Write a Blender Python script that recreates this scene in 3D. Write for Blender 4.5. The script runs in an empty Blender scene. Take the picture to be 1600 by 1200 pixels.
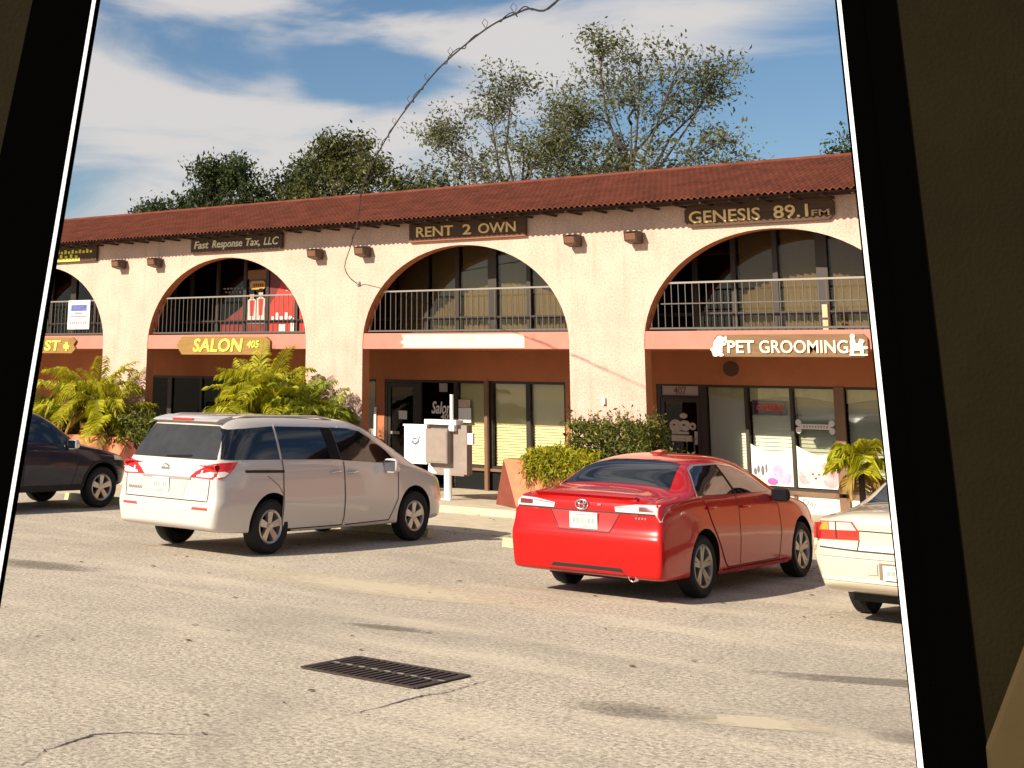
import bpy, bmesh, math, random
from mathutils import Vector, Matrix
from mathutils.bvhtree import BVHTree
R = math.radians
random.seed(11)
S = bpy.context.scene
COL = S.collection

# ------------------------------------------------------------------ camera
cam = bpy.data.objects.new('camera', bpy.data.cameras.new('camera'))
COL.objects.link(cam)
yaw, pitch, roll = 0.7146, 0.2306, 0.0221
cy_, sy_, cp_, sp_ = math.cos(yaw), math.sin(yaw), math.cos(pitch), math.sin(pitch)
fw = Vector((-sy_*cp_, cy_*cp_, sp_)); rt = Vector((cy_, sy_, 0)); up = rt.cross(fw)
r2 = math.cos(roll)*rt + math.sin(roll)*up; u2 = -math.sin(roll)*rt + math.cos(roll)*up
M = Matrix((r2, u2, -fw)).transposed().to_4x4()
M.translation = Vector((16.7163, -24.426, 2.1222))
cam.matrix_world = M
cam.data.sensor_width = 36
cam.data.lens = 2302.6371/1600*36
cam.data.shift_x = (800-459.6737)/1600
cam.data.shift_y = (63.2397-600)/1600
cam.data.clip_end = 2000
S.camera = cam
S.render.resolution_x, S.render.resolution_y = 1024, 768

# ------------------------------------------------------------------ world, sun, exposure
SUN_TO = Vector((0.27, 1.0, -0.60)).normalized()       # travel direction of the light
elev = math.asin(-SUN_TO.z)
azim = math.atan2(-SUN_TO.x, -SUN_TO.y)                # clockwise from +Y
w = bpy.data.worlds.new('World'); S.world = w; w.use_nodes = True
nt = w.node_tree; nt.nodes.clear()
def N(t, **k):
    n = nt.nodes.new(t)
    for a, b in k.items(): setattr(n, a, b)
    return n
L = lambda a, b: nt.links.new(a, b)
sky = N('ShaderNodeTexSky', sky_type='NISHITA', sun_disc=False)
sky.sun_elevation = elev; sky.sun_rotation = azim; sky.air_density = 1.0; sky.dust_density = .6; sky.ozone_density = 2.5
tc = N('ShaderNodeTexCoord')
mp = N('ShaderNodeMapping'); mp.inputs['Scale'].default_value = (3.2, 3.2, 13.0); mp.inputs['Rotation'].default_value = (0.10, -.10, .4)
L(tc.outputs['Generated'], mp.inputs['Vector'])
n1 = N('ShaderNodeTexNoise'); n1.inputs['Scale'].default_value = 1.1; n1.inputs['Detail'].default_value = 7; n1.inputs['Roughness'].default_value = .55; n1.inputs['Distortion'].default_value = .7
L(mp.outputs[0], n1.inputs['Vector'])
def bump_dir(d, k, amp):
    sc_ = N('ShaderNodeVectorMath', operation='MULTIPLY'); sc_.inputs[1].default_value = (1, 1, 2.2); L(tc.outputs['Generated'], sc_.inputs[0])
    dp = N('ShaderNodeVectorMath', operation='DISTANCE'); L(sc_.outputs[0], dp.inputs[0]); dp.inputs[1].default_value = (d[0], d[1], d[2]*2.2)
    m = N('ShaderNodeMapRange', interpolation_type='SMOOTHSTEP'); m.inputs['From Min'].default_value = k; m.inputs['From Max'].default_value = 0
    m.inputs['To Min'].default_value = 0; m.inputs['To Max'].default_value = amp
    L(dp.outputs['Value'], m.inputs['Value']); return m.outputs[0]
nm_ = N('ShaderNodeMapRange', clamp=False); nm_.inputs['From Min'].default_value = .30; nm_.inputs['From Max'].default_value = .70; nm_.inputs['To Min'].default_value = .14; nm_.inputs['To Max'].default_value = .86; L(n1.outputs['Fac'], nm_.inputs['Value'])
acc = nm_.outputs[0]
for d, k, a in [((-.72, .68, .155), .20, .26), ((-.60, .78, .14), .16, .26), ((-.36, .92, .13), .10, .22), ((-.735, .66, .19), .08, .14), ((-.52, .82, .235), .10, .16), ((-.40, .89, .245), .11, .20), ((-.68, .69, .25), .09, .16),
                ((-.645, .73, .20), .03, .16), ((-.37, .91, .195), .15, -.34), ((-.60, .77, .205), .085, -.34), ((-.68, .70, .218), .09, -.26), ((-.455, .87, .185), .08, -.10)]:
    ad = N('ShaderNodeMath', operation='ADD'); L(acc, ad.inputs[0]); L(bump_dir(d, k, a), ad.inputs[1]); acc = ad.outputs[0]
cr = N('ShaderNodeMapRange', interpolation_type='SMOOTHSTEP'); cr.inputs['From Min'].default_value = .40; cr.inputs['From Max'].default_value = .82; cr.inputs['To Max'].default_value = .92
L(acc, cr.inputs['Value'])
b1 = N('ShaderNodeBackground'); b1.inputs['Strength'].default_value = .062
hs = N('ShaderNodeHueSaturation'); hs.inputs['Saturation'].default_value = 1.12
L(sky.outputs[0], hs.inputs['Color']); L(hs.outputs[0], b1.inputs['Color'])
b2 = N('ShaderNodeBackground'); b2.inputs['Color'].default_value = (.86, .82, .79, 1); b2.inputs['Strength'].default_value = .55
mx = N('ShaderNodeMixShader'); L(cr.outputs[0], mx.inputs[0]); L(b1.outputs[0], mx.inputs[1]); L(b2.outputs[0], mx.inputs[2])
wo = N('ShaderNodeOutputWorld'); L(mx.outputs[0], wo.inputs[0])

sun = bpy.data.objects.new('sun', bpy.data.lights.new('sun', 'SUN')); COL.objects.link(sun)
sun.data.energy = 5.0; sun.data.angle = R(.55); sun.data.color = (1.0, .88, .71)
sun.rotation_euler = SUN_TO.to_track_quat('-Z', 'Y').to_euler()
S.view_settings.view_transform = 'Standard'; S.view_settings.look = 'None'
S.view_settings.gamma = 1; S.view_settings.exposure = .62; S.view_settings.use_curve_mapping = False

# ------------------------------------------------------------------ materials
MATS = {}
def mat(name, col, rough=.6, metal=0, spec=.5, coat=0, var=0, vscale=4, bump=0, bscale=40, col2=None, stretch=None, emit=None, cscale=None):
    if name in MATS: return MATS[name]
    m = bpy.data.materials.new(name); m.use_nodes = True; t = m.node_tree; b = t.nodes['Principled BSDF']
    b.inputs['Base Color'].default_value = (*col, 1); b.inputs['Roughness'].default_value = rough
    b.inputs['Metallic'].default_value = metal; b.inputs['Specular IOR Level'].default_value = spec
    b.inputs['Coat Weight'].default_value = coat; b.inputs['Coat Roughness'].default_value = .04
    if emit: b.inputs['Emission Color'].default_value = (*emit[0], 1); b.inputs['Emission Strength'].default_value = emit[1]
    tcn = t.nodes.new('ShaderNodeTexCoord'); vec = tcn.outputs['Object']
    if stretch:
        mpn = t.nodes.new('ShaderNodeMapping'); mpn.inputs['Scale'].default_value = stretch
        t.links.new(vec, mpn.inputs['Vector']); vec = mpn.outputs[0]
    if var:
        n = t.nodes.new('ShaderNodeTexNoise'); n.inputs['Scale'].default_value = vscale; n.inputs['Detail'].default_value = 6; n.inputs['Roughness'].default_value = .6
        t.links.new(vec, n.inputs['Vector'])
        mr = t.nodes.new('ShaderNodeMapRange'); mr.inputs['From Min'].default_value = .3; mr.inputs['From Max'].default_value = .7
        t.links.new(n.outputs['Fac'], mr.inputs['Value'])
        mixn = t.nodes.new('ShaderNodeMix'); mixn.data_type = 'RGBA'
        c2 = col2 if col2 else tuple(c*(1-var) for c in col)
        c1 = col if col2 else tuple(min(1, c*(1+var*.6)) for c in col)
        mixn.inputs['A'].default_value = (*c1, 1); mixn.inputs['B'].default_value = (*c2, 1)
        t.links.new(mr.outputs[0], mixn.inputs['Factor']); t.links.new(mixn.outputs['Result'], b.inputs['Base Color'])
    if bump:
        n = t.nodes.new('ShaderNodeTexNoise'); n.inputs['Scale'].default_value = bscale; n.inputs['Detail'].default_value = 4
        t.links.new(vec, n.inputs['Vector'])
        bp = t.nodes.new('ShaderNodeBump'); bp.inputs['Strength'].default_value = bump; bp.inputs['Distance'].default_value = .02
        t.links.new(n.outputs['Fac'], bp.inputs['Height']); t.links.new(bp.outputs[0], b.inputs['Normal'])
    MATS[name] = m; return m
def leafmat(name, c1, c2, rough=.5, trans=.25):
    m = bpy.data.materials.new(name); m.use_nodes = True; t = m.node_tree; b = t.nodes['Principled BSDF']; out = t.nodes['Material Output']
    g = t.nodes.new('ShaderNodeNewGeometry'); mixn = t.nodes.new('ShaderNodeMix'); mixn.data_type = 'RGBA'
    mixn.inputs['A'].default_value = (*c1, 1); mixn.inputs['B'].default_value = (*c2, 1)
    t.links.new(g.outputs['Random Per Island'], mixn.inputs['Factor']); t.links.new(mixn.outputs['Result'], b.inputs['Base Color'])
    b.inputs['Roughness'].default_value = rough; b.inputs['Specular IOR Level'].default_value = .25
    tr = t.nodes.new('ShaderNodeBsdfTranslucent'); t.links.new(mixn.outputs['Result'], tr.inputs['Color'])
    ms = t.nodes.new('ShaderNodeMixShader'); ms.inputs[0].default_value = trans
    t.links.new(b.outputs[0], ms.inputs[1]); t.links.new(tr.outputs[0], ms.inputs[2]); t.links.new(ms.outputs[0], out.inputs['Surface'])
    return m
def glassmat(name, tint, refl=1.0, ior=1.5):
    m = bpy.data.materials.new(name); m.use_nodes = True; t = m.node_tree; t.nodes.clear()
    o = t.nodes.new('ShaderNodeOutputMaterial'); tr = t.nodes.new('ShaderNodeBsdfTransparent'); tr.inputs[0].default_value = (*tint, 1)
    gl = t.nodes.new('ShaderNodeBsdfGlossy'); gl.inputs['Roughness'].default_value = .02; gl.inputs['Color'].default_value = (refl, refl, refl, 1)
    fr = t.nodes.new('ShaderNodeFresnel'); fr.inputs['IOR'].default_value = ior
    ms = t.nodes.new('ShaderNodeMixShader'); t.links.new(fr.outputs[0], ms.inputs[0]); t.links.new(tr.outputs[0], ms.inputs[1]); t.links.new(gl.outputs[0], ms.inputs[2])
    t.links.new(ms.outputs[0], o.inputs[0]); return m

def stucco():
    m = mat('cream_stucco', (.63, .435, .35), .9, var=.14, vscale=1.6, bump=.5, bscale=38); t = m.node_tree; b = t.nodes['Principled BSDF']
    src = b.inputs['Base Color'].links[0].from_socket
    g = t.nodes.new('ShaderNodeNewGeometry'); k = t.nodes.new('ShaderNodeMapping'); k.inputs['Scale'].default_value = (5, 5, .35); t.links.new(g.outputs['Position'], k.inputs['Vector'])
    n = t.nodes.new('ShaderNodeTexNoise'); n.inputs['Scale'].default_value = 1.3; n.inputs['Detail'].default_value = 5; t.links.new(k.outputs[0], n.inputs['Vector'])
    r = t.nodes.new('ShaderNodeMapRange'); r.inputs['From Min'].default_value = .54; r.inputs['From Max'].default_value = .74; r.inputs['To Max'].default_value = .40; t.links.new(n.outputs['Fac'], r.inputs['Value'])
    x = t.nodes.new('ShaderNodeMix'); x.data_type = 'RGBA'; x.inputs['B'].default_value = (.42, .27, .20, 1); t.links.new(r.outputs[0], x.inputs['Factor']); t.links.new(src, x.inputs['A'])
    n2 = t.nodes.new('ShaderNodeTexNoise'); n2.inputs['Scale'].default_value = 28; n2.inputs['Detail'].default_value = 3; t.links.new(g.outputs['Position'], n2.inputs['Vector'])
    r2 = t.nodes.new('ShaderNodeMapRange'); r2.inputs['From Min'].default_value = .35; r2.inputs['From Max'].default_value = .65; r2.inputs['To Min'].default_value = .82; r2.inputs['To Max'].default_value = 1.08; t.links.new(n2.outputs['Fac'], r2.inputs['Value'])
    mu = t.nodes.new('ShaderNodeVectorMath'); mu.operation = 'SCALE'; t.links.new(x.outputs['Result'], mu.inputs[0]); t.links.new(r2.outputs[0], mu.inputs['Scale']); t.links.new(mu.outputs[0], b.inputs['Base Color'])
    return m
STUCCO = stucco()
TERRA = mat('terracotta_paint', (.44, .165, .070), .85, var=.14, vscale=1.6, bump=.15, bscale=60)
SALMON = mat('salmon_paint', (.55, .20, .15), .85, var=.10, vscale=2.5, bump=.15, bscale=60)
PATCH = mat('cream_patch_paint', (.74, .66, .48), .85, var=.12, vscale=5)
TILE = mat('roof_tile_red', (.160, .044, .024), .9, var=.4, vscale=2.6, spec=.25, bump=.3, bscale=30)
WOODD = mat('dark_brown_wood', (.055, .026, .014), .7, var=.4, vscale=3, stretch=(1, 1, 8))
FRAME = mat('dark_bronze_frame', (.030, .020, .014), .5)
BROWNP = mat('brown_mullion_paint', (.20, .11, .06), .6, var=.15)
SIGNWOOD = mat('carved_brown_sign', (.085, .042, .022), .75, var=.35, vscale=3, stretch=(.6, 1, 9), bump=.2, bscale=30)
SIGNTAN = mat('ochre_sign_board', (.28, .155, .035), .7, var=.22, vscale=3, stretch=(.6, 1, 7))
SIGNBR = mat('tan_brown_sign_board', (.19, .10, .042), .7, var=.25, vscale=3, stretch=(.6, 1, 7))
GOLD = mat('gold_letter_paint', (.85, .60, .26), .5, var=.15, vscale=20)
CREAML = mat('cream_letter_paint', (.84, .76, .56), .6)
YELL = mat('yellow_letter_paint', (.84, .74, .10), .6)
WHITE = mat('white_paint', (.82, .81, .78), .5, var=.04)
BLACK = mat('black_matte', (.006, .006, .006), .7, spec=.2)
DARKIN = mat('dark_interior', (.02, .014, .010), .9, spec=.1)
METALG = mat('grey_metal', (.34, .31, .29), .5, metal=.3, var=.2, vscale=6)
GALV = mat('galvanised_rail', (.10, .09, .08), .6, metal=.3)
RAILT = mat('worn_top_rail', (.25, .225, .195), .5, metal=.3)
BLINDC = mat('cream_blind', (.86, .78, .46), .8)
BLINDG = mat('pale_grey_blind', (.84, .86, .76), .8)
BLINDO = mat('olive_vertical_blind', (.55, .50, .36), .8)
CURT = mat('beige_curtain', (.74, .68, .50), .9, var=.1, vscale=5, stretch=(6, 1, .5))
ASPHALT = None
CONC = mat('pale_concrete', (.55, .48, .35), .9, var=.18, vscale=3, bump=.3, bscale=50)
YCURB = mat('worn_yellow_curb_paint', (.62, .54, .24), .85, var=.3, vscale=5, col2=(.46, .41, .31))
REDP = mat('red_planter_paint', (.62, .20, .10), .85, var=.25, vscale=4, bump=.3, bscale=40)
REDD = mat('dark_red_planter_end', (.20, .045, .025), .85, var=.2, vscale=4)  # darker red for the planter end panels
GLASSC = glassmat('clear_window_glass', (.95, .95, .92), .7)
GLASST = glassmat('tinted_window_glass', (.68, .64, .56), .8)
GLASSD = glassmat('dark_door_glass', (.45, .42, .38), .35)
BARK = mat('grey_brown_bark', (.065, .048, .034), .9, var=.3, vscale=5, stretch=(1, 1, .3))
TYRE = mat('tyre_rubber', (.012, .012, .012), .75, spec=.3)
RIM = mat('alloy_rim', (.50, .48, .45), .3, metal=.8)
CHROME = mat('chrome_trim', (.7, .7, .7), .12, metal=1)
CGLASS = mat('dark_car_glass', (.008, .009, .012), .03, spec=.9)
REDL = mat('red_lamp_lens', (.50, .012, .008), .12, coat=1)
CLEARL = mat('clear_lamp_lens', (.78, .70, .66), .15, coat=1)
AMBL = mat('amber_lamp_lens', (.85, .25, .02), .15, coat=1)
PLATE = mat('licence_plate_white', (.78, .80, .74), .4)
PLATEG = mat('plate_green_print', (.30, .36, .30), .5)
PLATEO = mat('plate_orange_print', (.62, .48, .28), .5)

# ------------------------------------------------------------------ helpers
class MB:
    def __init__(s): s.v = []; s.f = []; s.m = []
    def add(s, vs, fs, mi=0):
        o = len(s.v); s.v += [tuple(p) for p in vs]; s.f += [tuple(i+o for i in f) for f in fs]; s.m += [mi]*len(fs)
    def box(s, x0, x1, y0, y1, z0, z1, mi=0):
        s.add([(x0,y0,z0),(x1,y0,z0),(x1,y1,z0),(x0,y1,z0),(x0,y0,z1),(x1,y0,z1),(x1,y1,z1),(x0,y1,z1)],
              [(0,3,2,1),(4,5,6,7),(0,1,5,4),(1,2,6,5),(2,3,7,6),(3,0,4,7)], mi)
    def prism(s, poly, a, b, axis='y', mi=0):
        def P(u, v, t): return {'y': (u, t, v), 'x': (t, u, v), 'z': (u, v, t)}[axis]
        n = len(poly); vs = [P(u, v, a) for u, v in poly] + [P(u, v, b) for u, v in poly]
        s.add(vs, [tuple(range(n))[::-1], tuple(range(n, 2*n))] + [(i, (i+1) % n, n+(i+1) % n, n+i) for i in range(n)], mi)
    def tube(s, pts, rad, n=6, mi=0, cap=True):
        pts = [Vector(p) for p in pts]; m = len(pts)
        rs = rad if isinstance(rad, (list, tuple)) else [rad]*m
        vs = []; a = None
        for i, p in enumerate(pts):
            d = (pts[min(i+1, m-1)] - pts[max(i-1, 0)])
            if d.length < 1e-9: d = Vector((0, 0, 1))
            d.normalize()
            if a is None: a = d.orthogonal().normalized()
            else:
                a = a - d*a.dot(d)
                a = a.normalized() if a.length > 1e-6 else d.orthogonal().normalized()
            b = d.cross(a)
            for k in range(n):
                t = 2*math.pi*k/n; vs.append(p + (a*math.cos(t) + b*math.sin(t))*rs[i])
        fs = [(i*n+k, i*n+(k+1) % n, (i+1)*n+(k+1) % n, (i+1)*n+k) for i in range(m-1) for k in range(n)]
        if cap: fs += [tuple(range(n))[::-1], tuple(range((m-1)*n, m*n))]
        s.add(vs, fs, mi)
    def lathe(s, prof, n=24, axis='x', c=(0,0,0), mi=0, closed=False):
        vs = []
        for t, r in prof:
            for k in range(n):
                a = 2*math.pi*k/n; p = {'x': (t, r*math.cos(a), r*math.sin(a)), 'y': (r*math.cos(a), t, r*math.sin(a)), 'z': (r*math.cos(a), r*math.sin(a), t)}[axis]
                vs.append((p[0]+c[0], p[1]+c[1], p[2]+c[2]))
        m = len(prof); rng = range(m if closed else m-1)
        s.add(vs, [(i*n+k, i*n+(k+1) % n, ((i+1) % m)*n+(k+1) % n, ((i+1) % m)*n+k) for i in rng for k in range(n)], mi)
    def mesh(s, name, mats, smooth=False, angle=None):
        me = bpy.data.meshes.new(name); me.from_pydata(s.v, [], s.f)
        for m in (mats if isinstance(mats, (list, tuple)) else [mats]): me.materials.append(m)
        me.polygons.foreach_set('material_index', s.m)
        bm = bmesh.new(); bm.from_mesh(me); bmesh.ops.recalc_face_normals(bm, faces=bm.faces); bm.to_mesh(me); bm.free()
        if smooth:
            me.polygons.foreach_set('use_smooth', [True]*len(me.polygons))
            if angle: me.set_sharp_from_angle(angle=R(angle))
        me.update(); return me
def rawmesh(name, vs, fs, m):
    me = bpy.data.meshes.new(name); me.from_pydata(vs, [], fs); me.materials.append(m); me.update(); return me
def link(name, me, parent=None, loc=None, rot=None):
    o = bpy.data.objects.new(name, me); COL.objects.link(o)
    if parent: o.parent = parent
    if loc is not None: o.location = loc
    if rot is not None: o.rotation_euler = rot
    return o
def build(name, mb, mats, parent=None, smooth=False, angle=None, loc=None, rot=None):
    return link(name, mb.mesh(name, mats, smooth, angle), parent, loc, rot)
def box(name, x0, x1, y0, y1, z0, z1, m, parent=None):
    b = MB(); b.box(x0, x1, y0, y1, z0, z1); return build(name, b, m, parent)
def tag(o, label, cat, group=None, kind=None):
    if label: o['label'] = label
    if cat: o['category'] = cat
    if group: o['group'] = group
    if kind: o['kind'] = kind
    return o
def thing(name, label, cat, loc=(0, 0, 0), rz=0, group=None):
    o = bpy.data.objects.new(name, None); COL.objects.link(o); o.location = loc; o.rotation_euler = (0, 0, rz); o.empty_display_size = .2
    return tag(o, label, cat, group)
def copytree(o, parent=None):
    c = o.copy(); COL.objects.link(c); c.parent = parent
    for ch in list(o.children): copytree(ch, c)
    return c
def structure(name, me): 
    o = link(name, me); o['kind'] = 'structure'; return o
def text(name, body, x0, x1, z0, z1, y, m, parent, depth=.02, bold=0, shear=0, space=1.0, facing='y', mirror=False):
    cu = bpy.data.curves.new(name, 'FONT'); cu.body = body; cu.extrude = .03; cu.offset = bold; cu.shear = shear; cu.space_character = space; cu.resolution_u = 3
    o = bpy.data.objects.new(name, cu); COL.objects.link(o)
    me = bpy.data.meshes.new_from_object(o.evaluated_get(bpy.context.evaluated_depsgraph_get()))
    bpy.data.objects.remove(o); bpy.data.curves.remove(cu)
    xs = [v.co.x for v in me.vertices]; ys = [v.co.y for v in me.vertices]
    ax, bx, ay, by = min(xs), max(xs), min(ys), max(ys)
    for v in me.vertices:
        u = (v.co.x-ax)/(bx-ax); t = (v.co.y-ay)/(by-ay); d = -depth if v.co.z > 0 else .004
        v.co = (x0+(x1-x0)*u, y+d, z0+(z1-z0)*t)
    me.materials.clear(); me.materials.append(m); me.name = name
    return link(name, me, parent)

# ------------------------------------------------------------------ ground
SP = 6.385; AW = 2.43; ZB = 3.22; ZS = 2.91; ZA = 4.93; ZC = 3.0; REC = 2.3; UP = 1.0; ZTOP = 5.42
K0, K1 = -4, 2                                            # arch bays
XL, XR = (K0-.5)*SP, (K1+.5)*SP

def ground_material():
    m = bpy.data.materials.new('sun_bleached_asphalt'); m.use_nodes = True; t = m.node_tree; b = t.nodes['Principled BSDF']
    b.inputs['Roughness'].default_value = .92; b.inputs['Specular IOR Level'].default_value = .15
    g = t.nodes.new('ShaderNodeNewGeometry')
    def noise(scale, det=6, rough=.6, stretch=None, dist=0):
        v = g.outputs['Position']
        if stretch:
            mm = t.nodes.new('ShaderNodeMapping'); mm.inputs['Scale'].default_value = stretch; mm.inputs['Rotation'].default_value = (0, 0, .5); t.links.new(v, mm.inputs['Vector']); v = mm.outputs[0]
        n = t.nodes.new('ShaderNodeTexNoise'); n.inputs['Scale'].default_value = scale; n.inputs['Detail'].default_value = det; n.inputs['Roughness'].default_value = rough; n.inputs['Distortion'].default_value = dist
        t.links.new(v, n.inputs['Vector']); return n.outputs['Fac']
    def mapr(x, a, c, lo=0., hi=1.):
        r = t.nodes.new('ShaderNodeMapRange'); r.inputs['From Min'].default_value = a; r.inputs['From Max'].default_value = c; r.inputs['To Min'].default_value = lo; r.inputs['To Max'].default_value = hi
        t.links.new(x, r.inputs['Value']); return r.outputs[0]
    def mix(f, a, c):
        x = t.nodes.new('ShaderNodeMix'); x.data_type = 'RGBA'; t.links.new(f, x.inputs['Factor'])
        for k, q in (('A', a), ('B', c)):
            if isinstance(q, tuple): x.inputs[k].default_value = (*q, 1)
            else: t.links.new(q, x.inputs[k])
        return x.outputs['Result']
    c = mix(mapr(noise(24, 7, .9), .40, .60), (.185, .155, .122), (.80, .70, .56))
    c = mix(mapr(noise(.30, 7, .66, None, .9), .46, .62, 0, .42), c, (.30, .262, .215))
    c = mix(mapr(noise(3.2, 6, .75), .52, .70, 0, .35), c, (.24, .205, .16))
    c = mix(mapr(noise(.9, 5, .6, (.35, 1.4, 1)), .52, .72, 0, .5), c, (.76, .66, .50))
    c = mix(mapr(noise(1.1, 7, .7, (1, .5, 1), 1.0), .62, .74, 0, .6), c, (.25, .205, .155))
    # hairline cracks
    vo = t.nodes.new('ShaderNodeTexVoronoi'); vo.feature = 'DISTANCE_TO_EDGE'; vo.inputs['Scale'].default_value = .13
    n = t.nodes.new('ShaderNodeTexNoise'); n.inputs['Scale'].default_value = 1.3; n.inputs['Detail'].default_value = 5
    t.links.new(g.outputs['Position'], n.inputs['Vector'])
    ad = t.nodes.new('ShaderNodeMixRGB'); ad.blend_type = 'ADD'; ad.inputs[0].default_value = 1.0
    t.links.new(g.outputs['Position'], ad.inputs[1]); t.links.new(n.outputs['Color'], ad.inputs[2]); t.links.new(ad.outputs[0], vo.inputs['Vector'])
    c = mix(mapr(vo.outputs['Distance'], .0003, .0011, .4, 0), c, (.07, .055, .045))
    t.links.new(c, b.inputs['Base Color'])
    bp = t.nodes.new('ShaderNodeBump'); bp.inputs['Strength'].default_value = .55; bp.inputs['Distance'].default_value = .012
    t.links.new(noise(110, 3, .7), bp.inputs['Height']); t.links.new(bp.outputs[0], b.inputs['Normal'])
    return m
ASPHALT = ground_material()
def sheet(name, poly, z, m, kind='structure'):
    o = link(name, rawmesh(name, [(x, y, z) for x, y in poly], [tuple(range(len(poly)))], m)); o['kind'] = kind; return o
sheet('ground', [(-400, -300), (400, -300), (400, 400), (-400, 400)], 0, ASPHALT)
sheet('concrete_apron', [(XL, -4.75), (XR, -4.75), (XR, -1.72), (XL, -1.72)], .004, CONC)
b = MB(); b.box(XL, XR, -1.72, REC+.1, -.02, .12)
o = build('sidewalk', b, CONC); o['kind'] = 'structure'
b = MB(); b.box(XL, XR, -1.84, -1.723, -.02, .125); o = build('sidewalk_curb', b, CONC); o['kind'] = 'structure'
# dark repair and wet stain patches on the lot
def blobpoly(cx, cy, rx, ry, n=22, seed=0, rot=0):
    rr = random.Random(seed); ph = [rr.uniform(0, 6.28) for _ in range(4)]
    out = []
    for i in range(n):
        a = 2*math.pi*i/n; k = 1+.14*math.sin(2*a+ph[0])+.10*math.sin(3*a+ph[1])+.07*math.sin(5*a+ph[2])
        x, y = rx*k*math.cos(a), ry*k*math.sin(a); out.append((cx+x*math.cos(rot)-y*math.sin(rot), cy+x*math.sin(rot)+y*math.cos(rot)))
    return out
def stainmat(name, col, dens):
    m = bpy.data.materials.new(name); m.use_nodes = True; t = m.node_tree; b = t.nodes['Principled BSDF']; b.inputs['Roughness'].default_value = .9; b.inputs['Base Color'].default_value = (*col, 1)
    c = t.nodes.new('ShaderNodeTexCoord'); d = t.nodes.new('ShaderNodeVectorMath'); d.operation = 'DISTANCE'; d.inputs[1].default_value = (.5, .5, 0); fl = t.nodes.new('ShaderNodeVectorMath'); fl.operation = 'MULTIPLY'; fl.inputs[1].default_value = (1, 1, 0); t.links.new(c.outputs['Generated'], fl.inputs[0]); t.links.new(fl.outputs[0], d.inputs[0])
    g = t.nodes.new('ShaderNodeNewGeometry'); n = t.nodes.new('ShaderNodeTexNoise'); n.inputs['Scale'].default_value = 9; n.inputs['Detail'].default_value = 6; n.inputs['Roughness'].default_value = .7; t.links.new(g.outputs['Position'], n.inputs['Vector'])
    a = t.nodes.new('ShaderNodeMath'); a.operation = 'MULTIPLY_ADD'; a.inputs[1].default_value = .7; t.links.new(n.outputs['Fac'], a.inputs[0]); t.links.new(d.outputs['Value'], a.inputs[2])
    r = t.nodes.new('ShaderNodeMapRange'); r.inputs['From Min'].default_value = .50; r.inputs['From Max'].default_value = .78; r.inputs['To Min'].default_value = dens; r.inputs['To Max'].default_value = 0; t.links.new(a.outputs[0], r.inputs['Value'])
    t.links.new(r.outputs[0], b.inputs['Alpha']); return m
STAIN = stainmat('dark_oil_stain', (.17, .14, .11), .38); STAIN2 = stainmat('faint_tyre_mark', (.18, .15, .12), .5); DUST = stainmat('pale_sandy_dust', (.72, .62, .44), .7)
sheet('stain', blobpoly(11.35, -14.6, .52, .32, seed=3, rot=.5), .004, STAIN)
sheet('dust_patch', blobpoly(12.2, -14.3, .7, .22, seed=13, rot=.5), .004, DUST)
sheet('stain', blobpoly(8.1, -13.0, .7, .12, seed=5, rot=.35), .004, STAIN2)
sheet('stain', blobpoly(12.2, -12.2, 1.4, .18, seed=8, rot=.45), .004, STAIN2)
sheet('stain', blobpoly(3.6, -14.9, .7, .12, seed=9, rot=.3), .004, STAIN2)
sheet('stain', blobpoly(13.1, -14.0, .5, .25, seed=10, rot=.6), .004, STAIN)
sheet('stain', blobpoly(2.5, -12.4, 1.2, .35, seed=15, rot=.2), .004, STAIN2)
sheet('dust_patch', blobpoly(6.2, -10.8, 2.4, .8, seed=16, rot=.2), .004, DUST)

rl = random.Random(9); lv, lf = [], []
for _ in range(420):
    x, y = rl.uniform(-6, 16), rl.uniform(-19, -1.9)
    if rl.random() < .5: x, y = rl.uniform(-4, 13), rl.choice((-1.95, -4.6, -5.3))+rl.gauss(0, .25)
    a = rl.uniform(0, 6.28); q = rl.choice((.02, .03, .045)); o_ = len(lv); ca, sa = math.cos(a)*q, math.sin(a)*q; z = .007
    lv += [(x-ca, y-sa, z), (x+sa*.4, y-ca*.4, z+.008), (x+ca, y+sa, z+.003), (x-sa*.4, y+ca*.4, z+.001)]; lf.append((o_, o_+1, o_+2, o_+3))
ll = link('leaf_litter', rawmesh('leaf_litter', lv, lf, mat('dry_brown_leaf', (.12, .075, .035), .8))); tag(ll, 'scattered dry leaves and grit lying on the pale asphalt', 'leaf litter', None, 'stuff')

CRACKS = [([(10.13, -16.4), (10.14, -15.97), (10.11, -15.42), (10.11, -15.23), (10.16, -15.02), (10.11, -14.58), (10.12, -14.21)], 0.012), ([(9.69, -18.55), (9.5, -18.19), (9.45, -17.97), (9.4, -17.72), (9.5, -17.54), (9.76, -17.35), (10.03, -17.11)], 0.014), ([(5.0, -9.95), (6.61, -11.44), (7.98, -12.77), (8.41, -13.11)], 0.008)]
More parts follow.
